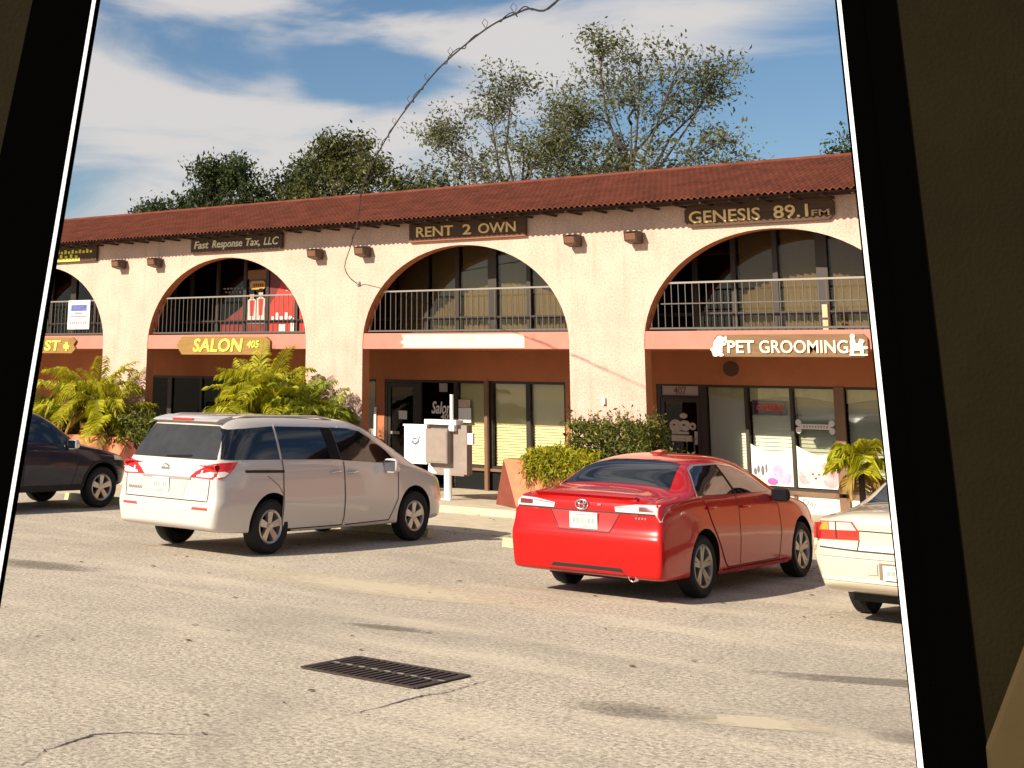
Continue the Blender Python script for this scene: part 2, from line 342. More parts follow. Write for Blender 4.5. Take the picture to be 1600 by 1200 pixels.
# long hairline cracks near the drain and in the near corner
def crack(pts, wd):
    rc_ = random.Random(len(pts)); P = [Vector((x, y, .0045)) for x, y in pts]; fine = []
    for a, c in zip(P, P[1:]):
        for k in range(8): fine.append(a.lerp(c, k/8)+Vector((rc_.gauss(0, .008), rc_.gauss(0, .008), 0)))
    fine.append(P[-1]); vs, fs = [], []
    for i, p in enumerate(fine):
        t = (fine[min(i+1, len(fine)-1)]-fine[max(i-1, 0)]); nn = Vector((-t.y, t.x, 0)).normalized(); q = wd*rc_.uniform(.35, 1.0)*math.sin(math.pi*min(.95, max(.08, i/(len(fine)-1))))
        vs += [p+nn*q, p-nn*q]
    for i in range(len(fine)-1): fs.append((2*i, 2*i+1, 2*i+3, 2*i+2))
    o = link('asphalt_crack', rawmesh('asphalt_crack', [tuple(v) for v in vs], fs, mat('crack_shadow', (.07, .055, .045), .95))); o['kind'] = 'structure'
for c_, w_ in CRACKS[:2]: crack(c_, w_)

# storm drain grate in the lot
dr = thing('storm_drain', 'dark iron storm drain grate set in the asphalt', 'drain', (9.38, -14.745, 0), 0)
IRON = mat('rusty_iron', (.055, .035, .025), .7, var=.3, vscale=10)
b = MB(); b.box(-.52, .52, -.33, .33, -.25, .006); build('pit', b, BLACK, dr)
b = MB()
for y in (-.345, 0, .345): b.box(-.54, .54, y-.018, y+.018, .0065, .014)
for x in (-.54, .54): b.box(x-.018, x+.018, -.345, .345, .007, .0145)
build('frame', b, IRON, dr)
bb = MB(); bb.box(-.014, .014, -.325, -.02, .0063, .0125); bm_ = bb.mesh('bar', IRON)
for i in range(17):
    for dy in (0, .345): link('bar', bm_, dr, (-.5+i*.0625, dy, 0))
b = MB(); 
for i in range(9): b.box(-.5+i*.125, -.5+i*.125+.06, -.012, .012, .0142, .0165)
build('pale_rib', b, METALG, dr)  # row of pale dashes along the middle bar

# wheel stops
def wheelstop(x, y, label):
    t = MB(); t.prism([(-.075, 0), (.075, 0), (.05, .12), (-.05, .12)], -.92, .92, 'x')
    o = build('wheel_stop', t, YCURB, None, loc=(x, y, 0)); tag(o, label, 'wheel stop', 'concrete wheel stops along the parking row')
wheelstop(2.45, -5.72, 'worn yellow wheel stop ahead of the white minivan')
wheelstop(5.72, -5.93, 'worn yellow wheel stop in the empty space beside the red sedan')
wheelstop(-4.1, -5.5, 'worn yellow wheel stop at the nose of the dark blue vehicle')

# ------------------------------------------------------------------ building
bld = thing('arcade_building', 'two storey cream stucco shopping arcade with big arches and red tile roof', 'building')
def arch_z(dx):
    return ZC + (ZA-ZC)*math.sqrt(max(0, 1-(dx/AW)**2))
b = MB(); T = .24
NA = 36
for k in range(K0, K1+1):
    c = k*SP
    for x0, x1 in ((c-SP/2, c-AW), (c+AW, c+SP/2)):
        b.add([(x0,0,.0),(x1,0,.0),(x1,0,ZTOP),(x0,0,ZTOP)], [(0,1,2,3)], 0)
        b.add([(x0,T,.0),(x1,T,.0),(x1,T,ZTOP),(x0,T,ZTOP)], [(3,2,1,0)], 1)
    pts = [(c+AW*math.cos(math.pi*(1-i/NA)), ) for i in range(NA+1)]
    xs = [p[0] for p in pts]; zs = [arch_z(x-c) for x in xs]
    for i in range(NA):
        b.add([(xs[i],0,zs[i]),(xs[i+1],0,zs[i+1]),(xs[i+1],0,ZTOP),(xs[i],0,ZTOP)], [(0,1,2,3)], 0)
        b.add([(xs[i],T,zs[i]),(xs[i+1],T,zs[i+1]),(xs[i+1],T,ZTOP),(xs[i],T,ZTOP)], [(3,2,1,0)], 1)
        b.add([(xs[i],0,zs[i]),(xs[i+1],0,zs[i+1]),(xs[i+1],T,zs[i+1]),(xs[i],T,zs[i])], [(0,3,2,1)], 1)
    for x in (c-AW, c+AW):
        b.add([(x,0,0),(x,T,0),(x,T,ZC),(x,0,ZC)], [(0,1,2,3)], 1)
b.add([(XL,0,ZTOP),(XR,0,ZTOP),(XR,T,ZTOP),(XL,T,ZTOP)], [(0,1,2,3)], 1)
for x in (XL, XR): b.add([(x,0,0),(x,T,0),(x,T,ZTOP),(x,0,ZTOP)], [(0,1,2,3)], 0)
me = bpy.data.meshes.new('facade_wall'); me.from_pydata(b.v, [], b.f); me.materials.append(STUCCO); me.materials.append(TERRA)
me.polygons.foreach_set('material_index', b.m); link('facade_wall', me, bld)
for k in range(K0, K1+1):
    c = k*SP; b = MB(); b.box(c-AW+.002, c+AW-.002, .015, T-.02, ZS, ZB); build('balcony_edge', b, SALMON, bld)
box('balcony_floor', XL, XR, T+.001, REC+.25, ZS+.02, ZB-.004, TERRA, bld)
box('header_wall', XL, XR, REC, REC+.2, 2.325, ZS+.018, TERRA, bld)
box('upper_ceiling', XL, XR, T+.003, 3.2, 5.12, 5.2, TERRA, bld)
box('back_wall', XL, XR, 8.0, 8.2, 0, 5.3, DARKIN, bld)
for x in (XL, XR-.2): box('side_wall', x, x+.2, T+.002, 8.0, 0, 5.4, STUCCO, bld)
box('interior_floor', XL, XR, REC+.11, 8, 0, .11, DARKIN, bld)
# roof
EY, EZ, SL, RY = -.70, 5.43, .325, 2.35
per = .115; nr = int((XR-XL+.6)/per); crs = 13; vs = []; fs = []; PP = 5
xs0 = XL-.3; ncol = nr*PP+1
rr = random.Random(4); jit = [[rr.uniform(-.003, .003) for _ in range(nr+1)] for _ in range(crs)]
for j in range(crs):
    y0 = EY + (RY-EY)*j/crs; y1 = EY + (RY-EY)*(j+1)/crs + .05
    base = len(vs)
    for e, (y, lift) in enumerate(((y0, .030), (y1, .012))):
        for i in range(ncol):
            ph = (i % PP)/PP*2*math.pi
            h = .021*math.cos(ph) + lift + jit[j][i//PP]
            vs.append((xs0+i*per/PP, y-(.0 if e else .01*math.cos(ph)), EZ+(y-EY)*SL+h))
    for i in range(ncol-1): fs.append((base+i, base+i+1, base+ncol+i+1, base+ncol+i))
    # front lip of each course
    lip = len(vs)
    for i in range(ncol):
        x, y, z = vs[base+i]; vs.append((x, y+.012, z-.026))
    for i in range(ncol-1): fs.append((lip+i, lip+i+1, base+i+1, base+i))
rt_ = link('roof_tiles', rawmesh('roof_tiles', vs, fs, TILE), bld); rt_['kind'] = 'stuff'
b = MB(); b.prism([(EY+.10, EZ-.005), (RY, EZ+(RY-EY)*SL-.05), (RY, EZ+(RY-EY)*SL-.10), (EY+.10, EZ-.03)], XL-.28, XR+.28, 'x'); build('roof_deck', b, WOODD, bld)
b = MB(); b.tube([(XL-.3, RY+.02, EZ+(RY-EY)*SL+.03), (XR+.3, RY+.02, EZ+(RY-EY)*SL+.03)], .05, 8); build('ridge_cap', b, TILE, bld)
b = MB(); b.prism([(RY+.03, EZ+(RY-EY)*SL-.0), (10, EZ-.3), (10, EZ-.4), (RY+.03, EZ+(RY-EY)*SL-.1)], XL-.28, XR+.28, 'x'); build('rear_roof', b, TILE, bld)
box('fascia_board', XL-.28, XR+.28, EY+.30, EY+.33, EZ-.06, EZ+.03, WOODD, bld)
b = MB(); b.box(-.02, .02, EY+.13, -.002, 5.36, 5.40); tail = b.mesh('rafter_tail', WOODD)
n = int((XR-XL)/.53)
for i in range(n): link('rafter_tail', tail, bld, (XL+.2+i*.53, 0, 0))

# upper storey glazing
def window(x0, x1, y, z0, z1, parent, fm=FRAME, glass=GLASSC, fw_=.05, bars=(), hbars=(), d=.09):
    b = MB(); b.box(x0, x1, y, y+d, z0, z0+fw_); b.box(x0, x1, y, y+d, z1-fw_, z1)
    b.box(x0, x0+fw_, y+.002, y+d-.002, z0+fw_, z1-fw_); b.box(x1-fw_, x1, y+.002, y+d-.002, z0+fw_, z1-fw_)
    for a, c in bars: b.box(a, c, y-.004, y+d-.004, z0+fw_, z1-fw_)
    for z in hbars: b.box(x0+fw_, x1-fw_, y+.006, y+d-.006, z-.03, z+.03)
    f = build('window', b, fm, parent)
    edges = [x0+fw_] + [q for p in bars for q in p] + [x1-fw_]
    for i in range(0, len(edges), 2):
        p = MB(); p.box(edges[i], edges[i+1], y+d*.5-.003, y+d*.5+.003, z0+fw_, z1-fw_); build('pane', p, glass, f)
    return f
def vblind(x0, x1, y, z0, z1, m, parent, pitch=.09, name='blind', ang=.5):
    b = MB(); n = max(2, int((x1-x0)/pitch))
    for i in range(n):
        x = x0+(i+.5)*(x1-x0)/n; h = pitch*.55
        b.add([(x-h*math.cos(ang), y-h*math.sin(ang), z0), (x+h*math.cos(ang), y+h*math.sin(ang), z0), (x+h*math.cos(ang), y+h*math.sin(ang), z1), (x-h*math.cos(ang), y-h*math.sin(ang), z1)], [(0,1,2,3)])
    return build(name, b, m, parent)
def hblind(x0, x1, y, z0, z1, m, parent, pitch=.055):
    b = MB(); n = int((z1-z0)/pitch)
    for i in range(n):
        z = z0+i*pitch; b.add([(x0, y-.016, z), (x1, y-.016, z), (x1, y+.012, z+pitch*1.02), (x0, y+.012, z+pitch*1.02)], [(0,1,2,3)])
    return build('blind', b, m, parent)
ZW0, ZW1 = ZB+.02, 5.10
def bay_up(c, rel, wide):
    ed = [(c+r-.045, c+r+.045) for r in rel]; ed = sorted(ed+[(c+wide-.1, c+wide+.1)])
    return window(c-SP/2+.12, c+SP/2-.12, UP, ZW0, ZW1, bld, glass=GLASST, fw_=.06, bars=ed, hbars=(3.56,))
for k in range(K0, K1+1):
    c = k*SP
    box('pier_wall', c-SP/2-.12, c-SP/2+.12, UP-.01, UP+.12, ZB, 5.12, TERRA, bld)
W3 = bay_up(0, (-2.42, -1.54, -.76, .95, 1.8), .095)
W4 = bay_up(SP, (-2.7, -1.9, -1.15, -.37, 1.25, 2.05), .465)
W2 = bay_up(-SP, (-2.6, -2.03, -1.17, -.30, .40, 1.27, 2.1), -2.85)
for k in (-4, -3, -2, 2): bay_up(k*SP, (-2.42, -1.54, -.76, .95, 1.8), .095)
# curtains and blinds behind the upper panes
LCURT = mat('pale_vertical_panel', (.70, .64, .50), .9, var=.08, vscale=5, stretch=(6, 1, .5))
vblind(-1.49, -.80, UP+.16, 3.3, 5.06, BLINDO, W3); vblind(-.71, -.03, UP+.16, 3.3, 5.06, LCURT, W3, .12)
vblind(-2.37, -1.6, UP+.18, 3.3, 5.06, BLINDO, W3, .11)
vblind(.21, .90, UP+.16, 3.3, 5.06, LCURT, W3, .12); vblind(1.0, 1.74, UP+.16, 3.3, 5.06, LCURT, W3, .12)
vblind(5.29, 5.96, UP+.16, 3.3, 5.06, BLINDO, W4, .12); vblind(6.07, 6.74, UP+.16, 3.3, 5.06, LCURT, W4, .12); vblind(6.96, 7.58, UP+.16, 3.3, 5.06, LCURT, W4, .12); vblind(7.69, 8.38, UP+.16, 3.3, 5.06, LCURT, W4, .12)
vblind(-8.4, -7.6, UP+.16, 3.3, 5.06, mat('grey_drape', (.36, .32, .25), .9), W2, .16)
# office clutter seen low through the upper panes
b = MB()
for i in range(12): b.box(-2.2+i*.33, -2.2+i*.33+.25, UP+.25, UP+.32, 3.3, 3.42+.10*((i*7) % 3))
build('desk_clutter', b, METALG, W3)
# red poster ads in the upper window of the second bay
def poster(name, x0, x1, z0, z1, y, m, parent): 
    b = MB(); b.box(x0, x1, y, y+.006, z0, z1); return build(name, b, m, parent)
REDPOST = mat('red_poster', (.55, .035, .02), .5, var=.25, vscale=3)
DKRED = mat('dark_red_poster', (.16, .02, .015), .5, var=.4, vscale=4)
SKIN = mat('poster_skin_tone', (.50, .33, .22), .6)
OCH = mat('poster_ochre', (.60, .30, .05), .6)
pw = UP+.025
poster('poster', -6.64, -6.04, 3.30, 3.95, pw, DKRED, W2)
poster('poster', -7.45, -6.74, 3.30, 3.50, pw, DKRED, W2)
o = poster('poster', -5.93, -5.17, 3.30, 4.72, pw, DKRED, W2)
b = MB(); b.prism([(-5.93, 3.30), (-5.17, 3.30), (-5.17, 4.75), (-5.48, 4.62), (-5.7, 4.2), (-5.93, 3.9)], pw-.008, pw-.003, 'y'); build('poster', b, REDPOST, W2)
poster('poster', -5.03, -4.2, 3.30, 4.6, pw, REDPOST, W2)
b = MB(); b.prism([(-6.48, 4.28), (-6.12, 4.28), (-6.07, 4.32), (-6.07, 4.43), (-6.12, 4.47), (-6.48, 4.47), (-6.53, 4.43), (-6.53, 4.32)], pw-.012, pw-.004, 'y'); o = build('poster_label', b, OCH, W2)
bq = MB()
for i in range(5): bq.box(-6.43+i*.065, -6.43+i*.065+.045, pw-.016, pw-.0125, 4.34, 4.41)
build('small_print', bq, DKRED, o)
# two white clad figures printed on the poster
WFIG = mat('poster_shaded_white', (.50, .42, .38), .6, var=.12, vscale=10)  # white darkened to paint in the balcony shade
def figure(x, z0, h, y):
    b = MB()
    b.prism([(x-.13, z0), (x+.13, z0), (x+.12, z0+h*.45), (x+.15, z0+h*.72), (x+.05, z0+h*.80), (x-.05, z0+h*.80), (x-.15, z0+h*.72), (x-.12, z0+h*.45)], y-.006, y-.001, 'y', 0)
    b.prism([(x+.07*math.cos(a*math.pi/5), z0+h*.91+.09*math.sin(a*math.pi/5)) for a in range(10)], y-.008, y-.003, 'y', 1)
    b.prism([(x-.05, z0+h*.25), (x+.06, z0+h*.25), (x+.09, z0+h*.74), (x-.07, z0+h*.74)], y-.0075, y-.0065, 'y', 2)
    b.prism([(x-.075, z0+h*.93), (x+.075, z0+h*.93), (x+.06, z0+h*1.05), (x-.06, z0+h*1.05)], y-.0095, y-.0085, 'y', 3)
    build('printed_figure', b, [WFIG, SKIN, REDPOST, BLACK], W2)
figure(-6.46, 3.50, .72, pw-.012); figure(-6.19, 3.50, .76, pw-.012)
b = MB(); b.prism([(-7.45, 3.51), (-6.66, 3.51), (-6.66, 3.98), (-6.9, 3.82)], pw-.002, pw+.004, 'y'); build('poster', b, DKRED, W2)
b = MB()
for i in range(6): b.box(-7.38+i*.11, -7.38+i*.11+.07, pw-.008, pw-.003, 4.30, 4.335)
for i in range(5): b.box(-7.32+i*.11, -7.32+i*.11+.06, pw-.008, pw-.003, 4.22, 4.25)
build('small_print', b, mat('dim_print', (.22, .19, .18), .7), W2)
poster('poster', -6.63, -5.94, 4.52, 4.72, pw, mat('dim_ochre_panel', (.22, .10, .04), .7), W2)
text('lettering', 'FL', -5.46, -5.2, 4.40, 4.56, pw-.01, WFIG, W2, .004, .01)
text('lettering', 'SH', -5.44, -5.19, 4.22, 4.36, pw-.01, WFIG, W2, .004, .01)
b = MB()
for i, x in enumerate((-5.85, -5.72, -5.6, -5.45, -5.33)): b.box(x, x+.09, pw-.014, pw-.009, 3.56, 3.66+.08*(i % 2))
b.box(-5.62, -5.44, pw-.014, pw-.009, 3.33, 3.48); b.box(-5.28, -5.18, pw-.014, pw-.009, 3.32, 3.62)
build('printed_highlight', b, WHITE, W2)

# ground storey shop fronts
def pier(x0, x1, m=TERRA, y=REC, d=.2, z0=.12, z1=2.322): return box('shop_pier', x0, x1, y, y+d, z0, z1, m, bld)
ZD = 2.32
pier(XL, -11.6); pier(-4.5, -4.2); pier(-3.83, -3.6); pier(.97, 2.97); pier(9.3, XR)
# bay two
window(-11.6, -4.5, REC+.02, .122, ZD, bld, glass=GLASSD, bars=((-10.43, -10.29), (-9.3, -9.24), (-8.2, -8.14), (-7.1, -7.04), (-5.9, -5.84)))
# narrow sidelight left of the salon door
SL_ = window(-4.2, -3.83, REC+.03, .122, ZD, bld, glass=GLASST)
poster('notice_board', -4.16, -3.90, .7, 1.25, REC+.02, METALG, bld)
b = MB(); b.box(-3.86, -3.80, REC-.04, REC-.005, .8, 1.72); build('white_jamb_strip', b, WHITE, bld)
# salon door
def door(x0, x1, ztop, label, fm=FRAME):
    b = MB(); y = REC+.03
    b.box(x0, x0+.07, y, y+.06, .13, ztop); b.box(x1-.07, x1, y, y+.06, .13, ztop)
    b.box(x0+.07, x1-.07, y+.002, y+.058, ztop-.09, ztop); b.box(x0+.07, x1-.07, y+.002, y+.058, .13, .36)
    d = build('door', b, fm, bld); d['label'] = label
    p = MB(); p.box(x0+.07, x1-.07, y+.025, y+.031, .36, ztop-.09); build('pane', p, GLASSD, d)
    h = MB(); h.tube([(x1-.12, y-.045, .85), (x1-.12, y-.045, 1.35)], .014, 6); h.tube([(x1-.12, y-.045, .88), (x1-.12, y+.03, .88)], .01, 5); h.tube([(x1-.12, y-.045, 1.32), (x1-.12, y+.03, 1.32)], .01, 5)
    build('handle', h, GALV, d); return d
box('door_frame', -3.60, -3.53, REC+.02, REC+.12, .121, ZD, FRAME, bld); box('door_frame', -2.76, -2.66, REC+.02, REC+.12, .121, ZD, FRAME, bld)
box('door_head', -3.53, -2.76, REC+.02, REC+.12, 2.26, ZD, FRAME, bld)
D3 = door(-3.52, -2.77, 2.25, 'dark glass salon door')
poster('notice', -3.22, -3.0, 1.48, 1.66, REC+.022, PLATE, D3); poster('notice', -3.44, -3.2, 1.16, 1.22, REC+.022, METALG, D3)
SW = window(-2.66, -1.72, REC+.02, .122, ZD, bld, glass=GLASSD, fw_=.05)
text('lettering', 'Salon', -2.36, -1.86, 1.62, 1.88, REC+.055, WHITE, SW, .006, .012, .25)
text('lettering', '405', -2.12, -1.85, 1.50, 1.62, REC+.055, WHITE, SW, .006, .008)
b = MB(); b.box(-2.38, -2.24, REC+.05, REC+.056, 1.40, 1.45); b.box(-2.19, -2.07, REC+.05, REC+.056, 1.40, 1.45); b.box(-2.04, -1.86, REC+.05, REC+.056, 1.395, 1.46); b.box(-2.22, -1.87, REC+.05, REC+.056, 1.27, 1.30)
build('small_print', b, WHITE, SW); poster('notice', -2.16, -1.95, 2.08, 2.26, REC+.052, METALG, SW)
SF = window(-1.72, .97, REC+.02, .56, ZD, bld, glass=GLASSC, fw_=.045, bars=((-.97, -.79), (.03, .13)))
box('sill_wall', -1.72, .97, REC+.03, REC+.15, .121, .5, BLACK, bld); box('window_sill', -1.72, .97, REC-.03, REC+.17, .502, .556, BROWNP, bld)
for a, c in ((-1.67, -.98), (-.78, .02), (.14, .92)): hblind(a, c, REC+.15, .62, 2.27, BLINDC, SF)
poster('notice', -1.66, -1.34, 1.46, 1.76, REC+.045, PLATE, SF); poster('notice', -1.66, -1.36, 1.77, 1.93, REC+.045, mat('red_print_notice', (.55, .42, .36), .6, var=.3, vscale=30), SF)
b = MB(); b.tube([(-.88, REC-.06, .12), (-.88, REC-.06, ZD)], .055, 8); o = build('walkway_post', b, BROWNP, bld)
# dark storefront panels behind the piers and the pet shop
box('door_frame', 2.97, 3.04, REC+.02, REC+.12, .121, ZD, FRAME, bld); box('door_frame', 3.86, 3.94, REC+.02, REC+.12, .121, ZD, FRAME, bld)
TR = window(3.04, 3.86, REC+.02, 2.09, ZD, bld, glass=GLASSC, fw_=.03)
poster('transom_panel', 3.08, 3.82, 2.12, 2.29, REC+.045, mat('grey_transom', (.42, .36, .34), .7), TR)
text('lettering', '407', 3.32, 3.58, 2.135, 2.275, REC+.044, mat('brown_number', (.20, .09, .06), .6), TR, .004, .01)
D4 = door(3.05, 3.85, 2.08, 'dark glass pet shop door with pale dog decal')
DEC = mat('pale_decal', (.52, .45, .38), .7, var=.25, vscale=14)
b = MB(); y = REC+.05
def disc(b, x, z, rx, rz, y0, y1, n=14, mi=0): b.prism([(x+rx*math.cos(2*math.pi*i/n), z+rz*math.sin(2*math.pi*i/n)) for i in range(n)], y0, y1, 'y', mi)
disc(b, 3.33, 1.55, .13, .12, y-.006, y); disc(b, 3.52, 1.56, .12, .10, y-.007, y-.001); disc(b, 3.50, 1.74, .08, .05, y-.006, y); disc(b, 3.68, 1.55, .07, .07, y-.006, y); disc(b, 3.68, 1.55, .025, .025, y-.01, y-.005, mi=1)
b.box(3.24, 3.66, y-.006, y, 1.27, 1.38); b.box(3.71, 3.79, y-.006, y, 1.22, 1.46); b.box(3.25, 3.6, y-.0055, y-.0005, 1.40, 1.45); disc(b, 3.30, 1.57, .02, .02, y-.01, y-.005, mi=1); disc(b, 3.50, 1.57, .025, .02, y-.01, y-.005, mi=1)
build('dog_decal', b, [DEC, BLACK], D4)
PF = window(3.94, 9.3, REC+.02, .50, ZD, bld, fm=FRAME, glass=GLASSC, fw_=.04, bars=((4.74, 4.80), (5.60, 5.66), (6.45, 6.59), (7.5, 7.56), (8.4, 8.46)))
b = MB(); b.box(6.43, 6.61, REC-.03, REC+.015, .121, ZD); build('brown_post', b, BROWNP, bld)
box('window_sill', 3.94, 9.3, REC-.03, REC+.17, .43, .498, BROWNP, bld)
WP = box('lower_panel', 3.94, 6.42, REC+.03, REC+.14, .121, .428, WHITE, bld); box('lower_panel', 6.62, 9.3, REC+.03, REC+.14, .121, .428, WHITE, bld)
text('lettering', 'Day Care', 5.75, 6.38, .22, .38, REC+.03, mat('grey_print', (.38, .34, .34), .6), WP, .005, .0)
for x in (4.77, 5.63, 7.53): box('lower_post', x-.03, x+.03, REC-.005, REC+.025, .121, .428, BROWNP, bld)
hblind(3.99, 4.73, REC+.14, .55, 2.28, BLINDG, PF)
BG2 = mat('grey_green_blind', (.46, .48, .38), .8)
hblind(4.81, 5.59, REC+.20, .55, 2.28, BLINDG, PF, .07)
for a, c in ((5.67, 6.44), (6.6, 7.49), (7.57, 8.39)): hblind(a, c, REC+.20, .55, 2.28, BG2, PF, .07)
# scalloped valance along the top of the pet shop panes
VAL = mat('sage_valance', (.66, .68, .44), .9, var=.15, vscale=6); 
b = MB()
for a, c in ((3.99, 4.73), (4.81, 5.59), (5.67, 6.44), (6.6, 7.49), (7.57, 8.39)):
    n = 14; rise = -.10 if a < 4 or abs(a-5.67) < .01 or a > 7.5 else .10
    for i in range(n):
        t0, t1 = i/n, (i+1)/n; f = lambda t: 2.10 + (rise*(2*t-1)*.5 if abs(rise) else 0) - .05*(1-math.sin(math.pi*(.25+.5*t)))
        x0, x1 = a+(c-a)*t0, a+(c-a)*t1
        b.add([(x0, REC+.12, f(t0)), (x1, REC+.12, f(t1)), (x1, REC+.12, 2.285), (x0, REC+.12, 2.285)], [(0,1,2,3)])
build('valance', b, VAL, PF)
# neon open sign
os_ = MB(); os_.box(4.86, 5.52, REC+.075, REC+.10, 1.80, 2.06); so = build('open_sign', os_, mat('sign_dark_back', (.02, .02, .05), .4), PF)
text('lettering', 'OPEN', 4.95, 5.44, 1.86, 2.0, REC+.074, mat('red_neon', (.35, .02, .015), .4, emit=((1, .06, .03), .07)), so, .012, .02)
b = MB()
for z in (1.815, 2.045): b.box(4.89, 5.49, REC+.066, REC+.074, z-.008, z+.008)
for x in (4.885, 5.495): b.box(x-.008, x+.008, REC+.066, REC+.074, 1.807, 2.053)
build('blue_border', b, mat('blue_neon', (.10, .10, .22), .4), so)
# bone shaped decal and print
b = MB(); y = REC+.055
b.box(5.75, 6.32, y-.006, y, 1.575, 1.665)
for x in (5.73, 6.34):
    for z in (1.555, 1.685): disc(b, x, z, .055, .06, y-.0065, y-.0005)
bo = build('bone_decal', b, mat('bone_white', (.66, .64, .62), .6), PF)
b = MB()
for i in range(9): b.box(5.82+i*.052, 5.82+i*.052+.03, y-.009, y-.0062, 1.60, 1.64)
build('bone_print', b, METALG, bo)
# pet posters along the bottom of two panes
PINK = mat('poster_pink', (.62, .22, .27), .7, var=.25, vscale=6, col2=(.76, .46, .46)); PALE = mat('poster_pale_cream', (.80, .77, .66), .7, var=.06, vscale=6)
MAG = mat('poster_magenta', (.70, .12, .45), .7); LILAC = mat('poster_lilac', (.50, .42, .60), .7, var=.3, vscale=9); FUR = mat('poster_fur_cream', (.80, .60, .52), .8, var=.12, vscale=18)
def pposter(x0, x1):
    b = MB(); z0, z1 = .56, 1.20
    b.prism([(x0, z0), (x1, z0), (x1, z1+.02), (x0+(x1-x0)*.8, z1-.03), (x0+(x1-x0)*.5, z1-.08), (x0+(x1-x0)*.2, z1-.0), (x0, z1+.08)], REC+.05, REC+.055, 'y')
    return build('pet_poster', b, PALE, PF)
p1 = pposter(4.81, 5.59); p2 = pposter(5.67, 6.44)
b = MB(); y = REC+.048
disc(b, 6.0, .80, .19, .17, y-.004, y, mi=0); disc(b, 5.83, .87, .08, .10, y-.003, y+.001, mi=0); disc(b, 6.20, .90, .10, .12, y-.003, y+.001, mi=1); disc(b, 6.27, .74, .15, .17, y-.0028, y+.001, mi=1); disc(b, 5.80, .74, .12, .13, y-.0025, y+.001, mi=1)
disc(b, 5.95, .80, .02, .02, y-.007, y-.003, mi=2); disc(b, 6.06, .80, .02, .02, y-.007, y-.003, mi=2); disc(b, 6.00, .73, .026, .02, y-.007, y-.003, mi=2); disc(b, 6.0, .70, .08, .06, y-.006, y-.002, mi=0)
build('dog_print', b, [FUR, PINK, mat('print_dark', (.10, .07, .08), .7)], p2)
b = MB()
for i, (x, z, rx, rz, mi) in enumerate(((4.88, .80, .03, .06, 2), (4.94, .84, .025, .07, 2), (5.02, .82, .03, .09, 2), (5.09, .86, .02, .08, 2), (5.30, .82, .10, .12, 1), (5.36, .96, .03, .04, 1), (5.2, .64, .10, .06, 0), (5.42, .68, .12, .08, 1), (5.52, .75, .05, .04, 1))): disc(b, x, z, rx, rz, y-.004-i*.0006, y)
b.m = []; 
for mi in (2, 2, 2, 2, 1, 1, 0, 1, 1): b.m += [mi]*16
build('cat_print', b, [MAG, LILAC, mat('print_slate', (.16, .14, .20), .7)], p1)
# round vent medallion on the header above the pet shop
b = MB(); n = 20; b.prism([(4.52+.15*math.cos(2*math.pi*i/n), 2.62+.14*math.sin(2*math.pi*i/n)) for i in range(n)], REC-.03, REC-.001, 'y')
for i in range(5): b.box(4.42, 4.62, REC-.04, REC-.0295, 2.53+i*.04, 2.55+i*.04)
build('round_vent', b, mat('dark_vent', (.10, .05, .025), .7), bld)
# recessed ceiling tubes of the walkway are unlit, a small white wall box on the pier
b = MB(); b.box(3.10, 3.16, -.06, -.002, 1.93, 2.05); o = build('wall_outlet', b, WHITE, bld)

# painted out sign area on the middle balcony edge
b = MB(); b.prism([(-1.43, 3.19), (1.40, 3.19), (1.46, 3.15), (1.46, 2.93), (-1.42, 2.93), (-1.36, 2.98), (-1.46, 3.04), (-1.38, 3.10)], .004, .012, 'y')
o = build('painted_patch', b, PATCH, bld)
GHOST = mat('ghost_letter_paint', (.66, .60, .42), .85, var=.2, vscale=9)
b = MB()
for i in range(5): b.box(-.25+i*.13, -.25+i*.13+.08, .0005, .0035, 3.05, 3.13)
for i in range(6): b.box(-1.30+i*.07, -1.30+i*.07+.04, .0005, .0035, 3.08, 3.12)
build('faded_marks', b, GHOST, o)

# balcony railings
bal = MB(); bal.box(-.0065, .0065, -.0065, .0065, 3.29, 4.05); balm = bal.mesh('baluster', GALV)
RLAB = {-4: 'steel balcony railing in an arch far beyond the left edge', -3: 'steel balcony railing beyond the leftmost visible arch', -2: 'steel balcony railing behind the small white banner at the far left', -1: 'steel balcony railing in front of the red poster windows', 0: 'steel balcony railing above the blank cream patch', 1: 'steel balcony railing above the pet grooming sign', 2: 'steel balcony railing right of the pet grooming arch'}
for k in range(K0, K1+1):
    c = k*SP; t = thing('balcony_railing', RLAB[k], 'railing', (c, .12, 0), 0, 'balcony railings in the upper arches')
    a = AW*math.sqrt(max(0, 1-((4.08-ZC)/(ZA-ZC))**2))
    for z, h, hw, nm in ((4.065, .016, a-.02, 'top_rail'), (3.27, .016, AW-.06, 'bottom_rail'), (3.70, .010, a+.12, 'middle_rail')):
        if nm == 'middle_rail' and k != 1: continue
        r = MB(); r.box(-hw, hw, -.018, .018, z-h, z+h); build(nm, r, RAILT if nm == 'top_rail' else GALV, t)
    n = 36
    for i in range(n):
        x = -AW+.1+(2*AW-.2)*i/(n-1)
        if abs(x) < a: link('baluster', balm, t, (x, 0, 0))
        else:
            zt = arch_z(x)-.03
            if zt > 3.4:
                q = MB(); q.box(-.0065, .0065, -.0065, .0065, 3.29, min(4.05, zt)); build('baluster', q, GALV, t, loc=(x, 0, 0))
# pale wooden post standing at the right end of the right railing
b = MB(); b.box(-.05, .05, -.05, .05, 0, .45); o = build('short_wooden_post', b, mat('bare_pine', (.62, .46, .26), .7, var=.2, vscale=6, stretch=(1,1,.2)), loc=(7.02, .62, ZB-.003)); tag(o, 'short pale wooden post standing on the balcony above the pet grooming sign', 'post')

